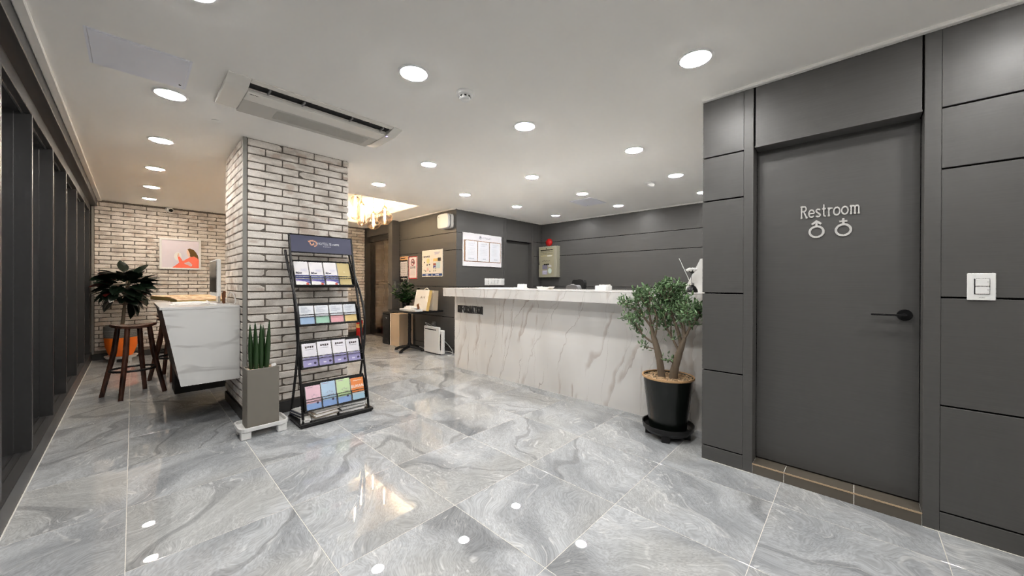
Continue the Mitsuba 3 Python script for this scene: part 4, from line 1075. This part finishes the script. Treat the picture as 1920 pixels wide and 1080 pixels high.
for y_, z_ in ((3.600, 1.450), (3.637, 1.612)):
    put(BR, "header_bar", tube([(XL, y_, z_), (XRr, y_, z_)], .006, 6), "m_black", smooth=40)
TIERS = [((3.515, 1.150), (3.613, 1.372), .235), ((3.405, .815), (3.462, .990), .170), ((3.322, .462), (3.392, .672), .205), ((3.232, .128), (3.292, .326), .195)]
COVER = []
for ti, ((yb, zb_), (yt, zt), bh_) in enumerate(TIERS):
    U = np.array((1, 0, 0.)); V = np.array((0, yt - yb, zt - zb_)); V /= np.linalg.norm(V); N = np.array((0, -V[2], V[1]))
    o = np.array((XL + .010, yb + .030, zb_ - .012)); w = XRr - XL - .020; hh = bh_ + .035
    t_ = put(BR, "tier", frame3(cat(bx(0, w, 0, hh, -.006, -.003), bx(0, w, -.003, .003, -.006, .036)), o, U, V, N), "m_blackmatte")
    for hz in (.072, .092):
        put(t_, "wire", tube([o + V * hz + N * .036, o + U * w + V * hz + N * .036], .0028, 6), "m_black")
    put(t_, "lip", tube([o + V * .004 + N * .036, o + U * w + V * .004 + N * .036], .005, 6), "m_black")
    for q in (1, 2, 3):
        a_ = o + U * (.014 + (w - .030) * q / 4)
        put(t_, "divider", tube([a_ + V * .005 + N * .037, a_ + V * .095 + N * .037], .0026, 6), "m_black")
    for s_ in (0, 1):
        put(t_, "side_plate", frame3(prism(Polygon([(0, -.006), (hh, -.006), (hh * .9, .004), (.095, .038), (0, .038)]), .003), o + U * (0 if s_ == 0 else w - .003), V, N, U), "m_blackmatte")
    for bi in range(4):
        bw_ = .113
        bo = o + U * (.018 + bi * (w - .030) / 4) + V * .004 + N * .004
        hgt = bh_ + (.012 if bi in (1, 2) and ti > 1 else 0) * (1 if ti == 3 else .6)
        names = [["white and navy city tour leaflets", "white and navy city tour leaflets", "white and navy city tour leaflets", "plain beige leaflets"],
                 ["white leaflets with a blue foot", "white leaflets with a mint green foot", "white leaflets with a pink foot", "white leaflets with a yellow foot"],
                 ["white and lilac booklets with mountain print"] * 4,
                 ["pink booklets", "pale blue booklets", "pale green booklets", "orange booklets with white lettering"]][ti]
        tier_n = ["top tier", "second tier", "third tier", "lowest tier"][ti]
        pos = ["beside the snake plant", "second along", "third along", "at the passage end"][bi]
        k = thing("brochure_stack", f"{names[bi]} on the {tier_n}, {pos}", "brochures", "brochures on the black rack")
        th = .022 - .003 * (bi % 2)
        put(k, "pages", frame3(bx(0, bw_, 0, hgt, 0, th, .0008), bo, U, V, N), "m_paper")
        if ti == 0 and bi < 3:
            P = Print(bw_, hgt, (232, 230, 234)).rect(0, 0, bw_, hgt * .44, (84, 90, 152)).rect(0, hgt * .27, bw_, hgt * .31, (236, 236, 244)).rect(0, hgt * .36, bw_, hgt * .385, (225, 228, 240))
            P.poly(Polygon([(0, 0), (bw_, 0), (bw_, hgt * .08), (bw_ * .6, hgt * .17), (0, hgt * .20)]), (240, 238, 236)).poly(Point(bw_ * .8, hgt * .07).buffer(.012), (200, 90, 80))
            P.poly(Polygon([(0, hgt * .26), (bw_ * .4, hgt * .21), (bw_, hgt * .17), (bw_, hgt * .13), (bw_ * .6, hgt * .17), (0, hgt * .20)]), (150, 130, 190))
            P.poly(unary_union([LineString([(.010, hgt * .50), (.014, hgt * .56), (.020, hgt * .50)]).buffer(.003), LineString(arc(.028, hgt * .525, .006, .007, 0, 300)).buffer(.0025), LineString([(.038, hgt * .50), (.044, hgt * .53), (.050, hgt * .505), (.054, hgt * .535)]).buffer(.003)]), (50, 48, 70))
            P.lines(.05, .11, hgt * .58, hgt * .68, 3, (205, 205, 225))
        elif ti == 0:
            P = Print(bw_, hgt, (208, 190, 140)).rect(.004, .004, bw_ - .004, hgt - .004, (199, 181, 130)).poly(Point(bw_ / 2, hgt * .6).buffer(.006), (232, 222, 190))
        elif ti == 1:
            P = Print(bw_, hgt, (222, 226, 234)).rect(0, 0, bw_, hgt * .40, [(160, 186, 218), (166, 208, 188), (226, 168, 176), (234, 208, 146)][bi]).lines(.012, .10, hgt * .62, hgt * .92, 5, (180, 185, 198), seed=bi, ragged=.5)
        elif ti == 2:
            P = Print(bw_, hgt, (230, 228, 236)).rect(0, 0, bw_, hgt * .36, (160, 154, 200))
            P.poly(Polygon([(0, hgt * .36), (bw_ * .2, hgt * .42), (bw_ * .4, hgt * .38), (bw_ * .62, hgt * .47), (bw_ * .8, hgt * .40), (bw_, hgt * .45), (bw_, hgt * .36)]), (170, 166, 205))
            P.poly(unary_union([sbox(.024 + .018 * i, hgt * .80 + .003 * (i % 2), .037 + .018 * i, hgt * .80 + .018) for i in range(4)]), (70, 62, 66)).lines(.026, .09, hgt * .70, hgt * .75, 1, (170, 168, 176)).rect(.035, hgt * .12, .06, hgt * .17, (225, 222, 240)).poly(Point(.092, hgt * .16).buffer(.010), (60, 55, 80))
        else:
            colr = [(238, 200, 214), (184, 210, 234), (202, 226, 178), (234, 142, 84)][bi]
            P = Print(bw_, hgt, colr)
            P.rect(0, 0, bw_, hgt * .27, (146, 176, 226) if bi < 3 else (172, 205, 226))
            if bi == 3:
                P.rect(0, hgt * .27, bw_, hgt * .34, (225, 232, 238)).text("BUSAN", bw_ / 2, hgt * .56, .024, (248, 240, 232), bold=True, center=True, sx=1.0).lines(.02, .10, hgt * .80, hgt * .90, 1, (250, 205, 170))
            else:
                P.poly(unary_union([Point(.045 + .018 * i, hgt * .56 + .008 * (i % 2)).buffer(.006).difference(Point(.045 + .018 * i, hgt * .56 + .008 * (i % 2)).buffer(.004)) for i in range(3)]), (150, 130, 150)).rect(.05, hgt * .46, .10, hgt * .475, (150, 120, 140)).lines(.012, .06, hgt * .90, hgt * .95, 1, (180, 160, 180)).poly(Point(.085, hgt * .26).buffer(.009), (70, 65, 90))
        P.build(k, "cover_print", bo + N * (th + .0003), U, V, N)
# flat piles on the base shelf
for i, (x0, x1, y0, y1, n_, rz, mats, lb) in enumerate(((1.03, 1.225, 3.245, 3.49, 7, 3, ["m_paper", "m_ivory", "m_kraft"], "pile of flat magazines on the rack base, closest to the snake plant"), (1.265, 1.475, 3.25, 3.50, 9, -4, ["m_paper", "m_white", "m_grey"], "taller pile of flat magazines on the rack base at the passage end"),
                                           (.955, 1.035, 3.36, 3.53, 6, 9, ["m_paper", "m_sign", "m_white"], "small pile of folded leaflets at the rear corner of the rack base"), (.955, 1.02, 3.23, 3.33, 3, -12, ["m_white", "m_paper"], "few white leaflets at the front corner of the rack base"))):
    k = thing("magazine_pile", lb, "magazines")
    rnd = random.Random(40 + i)
    for j in range(n_):
        cx, cy = (x0 + x1) / 2, (y0 + y1) / 2
        m = bx(-(x1 - x0) / 2, (x1 - x0) / 2, -(y1 - y0) / 2, (y1 - y0) / 2, 0, .0085, .001)
        put(k, "magazine", move(m, (cx + rnd.uniform(-.008, .008), cy + rnd.uniform(-.008, .008), .036 + .0088 * j), rz=rz + rnd.uniform(-5, 5)), mats[j % len(mats)])

# ---------------------------------------------------------------- jade plant
JP = thing("jade_plant", "large jade plant with two stout trunks in a black round pot before the counter", "potted plant")
jc = (2.868, 1.052)
put(JP, "pot", lathe([(0, .062), (.128, .062), (.134, .070), (.180, .452), (.187, .456), (.188, .466), (.181, .468), (.175, .452), (0, .450)], 48, (*jc, 0)), "m_potdark", smooth=30)
put(JP, "rim", lathe([(.1885, .455), (.190, .462), (.188, .4695), (.180, .470), (.178, .462)], 48, (*jc, 0)), "m_tan", smooth=30, label="tan inner rim")
rnd = random.Random(8); pb = []
for k in range(1100):
    a, r = rnd.uniform(0, 2 * math.pi), .172 * math.sqrt(rnd.random()); m = trimesh.creation.icosphere(0, rnd.uniform(.003, .0055))
    m.apply_translation((jc[0] + r * math.cos(a), jc[1] + r * math.sin(a), .451 + rnd.uniform(0, .006))); pb.append(m)
put(JP, "gravel", cat(*pb), "m_pebble", kind="stuff", label="tan gravel")
rnd = random.Random(17)
trA = spline([(2.855, 1.095, .44), (2.835, 1.098, .54), (2.815, 1.108, .64), (2.80, 1.130, .74), (2.79, 1.150, .84)], 10)
trB = spline([(2.860, 1.010, .44), (2.845, .995, .52), (2.825, .965, .62), (2.805, .935, .70), (2.79, .905, .78)], 10)
put(JP, "trunk", tube(trA, np.array([.031, .027, .028, .025, .0265, .024, .023, .021, .018, .014]), 10), "m_bark", smooth=40)
put(JP, "trunk", tube(trB, np.array([.035, .031, .032, .028, .0285, .026, .023, .022, .018, .014]), 10), "m_bark", smooth=40)
tips = []


def grow(p, d, L, r, depth):
    d = d / np.linalg.norm(d)
    q = p + d * L + np.array([0, 0, .010])
    q[0] = min(q[0], 2.885 if q[2] > .93 else 3.05); q[1] = min(max(q[1], .805), 1.36)
    put(JP, "branch", tube([p, (p + q) / 2 + np.array([rnd.uniform(-.008, .008)] * 3), q], [r, r * .85, r * .7], 6), "m_bark", smooth=40)
    if depth == 0 or L < .04:
        tips.append((q, d)); return
    for k in range(3 if depth > 1 else 2):
        nd = d + np.array([rnd.uniform(-.6, .6), rnd.uniform(-.8, .8), rnd.uniform(-.25, .55)])
        grow(q, nd, L * rnd.uniform(.62, .82), r * .64, depth - 1)
    tips.append((q, d))


for st, dirs in ((trA[-1], [(-.1, .55, .65), (.0, .15, 1), (-.3, .0, .9), (.15, -.35, .9)]), (trB[-1], [(0, -.50, .75), (-.2, .0, 1), (.1, .30, .95), (-.3, -.35, .6)]), (trA[6], [(-.3, .75, .50)]), (trB[6], [(-.2, .40, .8)]), (trA[7], [(-.35, -.3, .8)]), (np.array((2.80, 1.0, .94)), [(.05, .0, 1), (-.1, .25, .8), (0, -.3, .8)])):
    for dd in dirs:
        grow(np.array(st), np.array(dd, float), .120 if st[2] < .93 else .088, .0105, 2)
put(JP, "branch", tube(spline([trB[7], (2.805, .965, .85), (2.80, 1.0, .94)], 8), np.linspace(.016, .011, 8), 8), "m_bark", smooth=40)
grow(np.array(trA[5]), np.array((-.3, .95, .05)), .10, .005, 0)
grow(np.array(trB[3]), np.array((-.6, .5, .45)), .07, .005, 0)
lv, cv = [], []
base_leaf = trimesh.creation.icosphere(1, 1.0)
for q, d in tips:
    for k in range(15):
        s_ = rnd.uniform(.70, 1.10)
        m = base_leaf.copy(); v = m.vertices * np.array([.0165, .0085, .0036]) * s_; v[:, 0] += .0175 * s_; v[:, 2] += .18 * v[:, 0] ** 2 / .02; m.vertices = v
        p = q + np.array([rnd.gauss(0, .020), rnd.gauss(0, .022), rnd.gauss(0, .020)])
        m = orient(m, p, rnd.uniform(0, 360), rnd.uniform(-25, 75), rnd.uniform(-40, 40))
        if m.vertices[:, 1].min() < .768: continue
        if m.vertices[:, 2].max() > .985 and m.vertices[:, 0].max() > 2.925: continue
        lv.append(m); g = rnd.uniform(.5, 1.7); y_ = rnd.uniform(0, .04)
        cv.append(np.tile([.080 * g + y_ * .8, .142 * g + y_, .066 * g + y_ * .3], (len(m.vertices), 1)))
put(JP, "leaves", cat(*lv), "m_jade", smooth=True, color=np.vstack(cv), kind="stuff", label="small fleshy green leaves")
PCd = thing("plant_caddy", "black round footed saucer under the jade plant pot", "plant stand")
put(PCd, "saucer", lathe([(0, .050), (.150, .050), (.172, .070), (.180, .100), (.188, .102), (.182, .066), (.158, .040), (0, .040)], 40, (*jc, 0)), "m_black", smooth=30)
for a in (15, 105, 195, 285):
    ca, sa = math.cos(math.radians(a)), math.sin(math.radians(a))
    put(PCd, "foot", move(bx(-.024, .024, -.030, .030, 0, .052, .004), (jc[0] + .138 * ca, jc[1] + .138 * sa, 0), rz=a), "m_black")
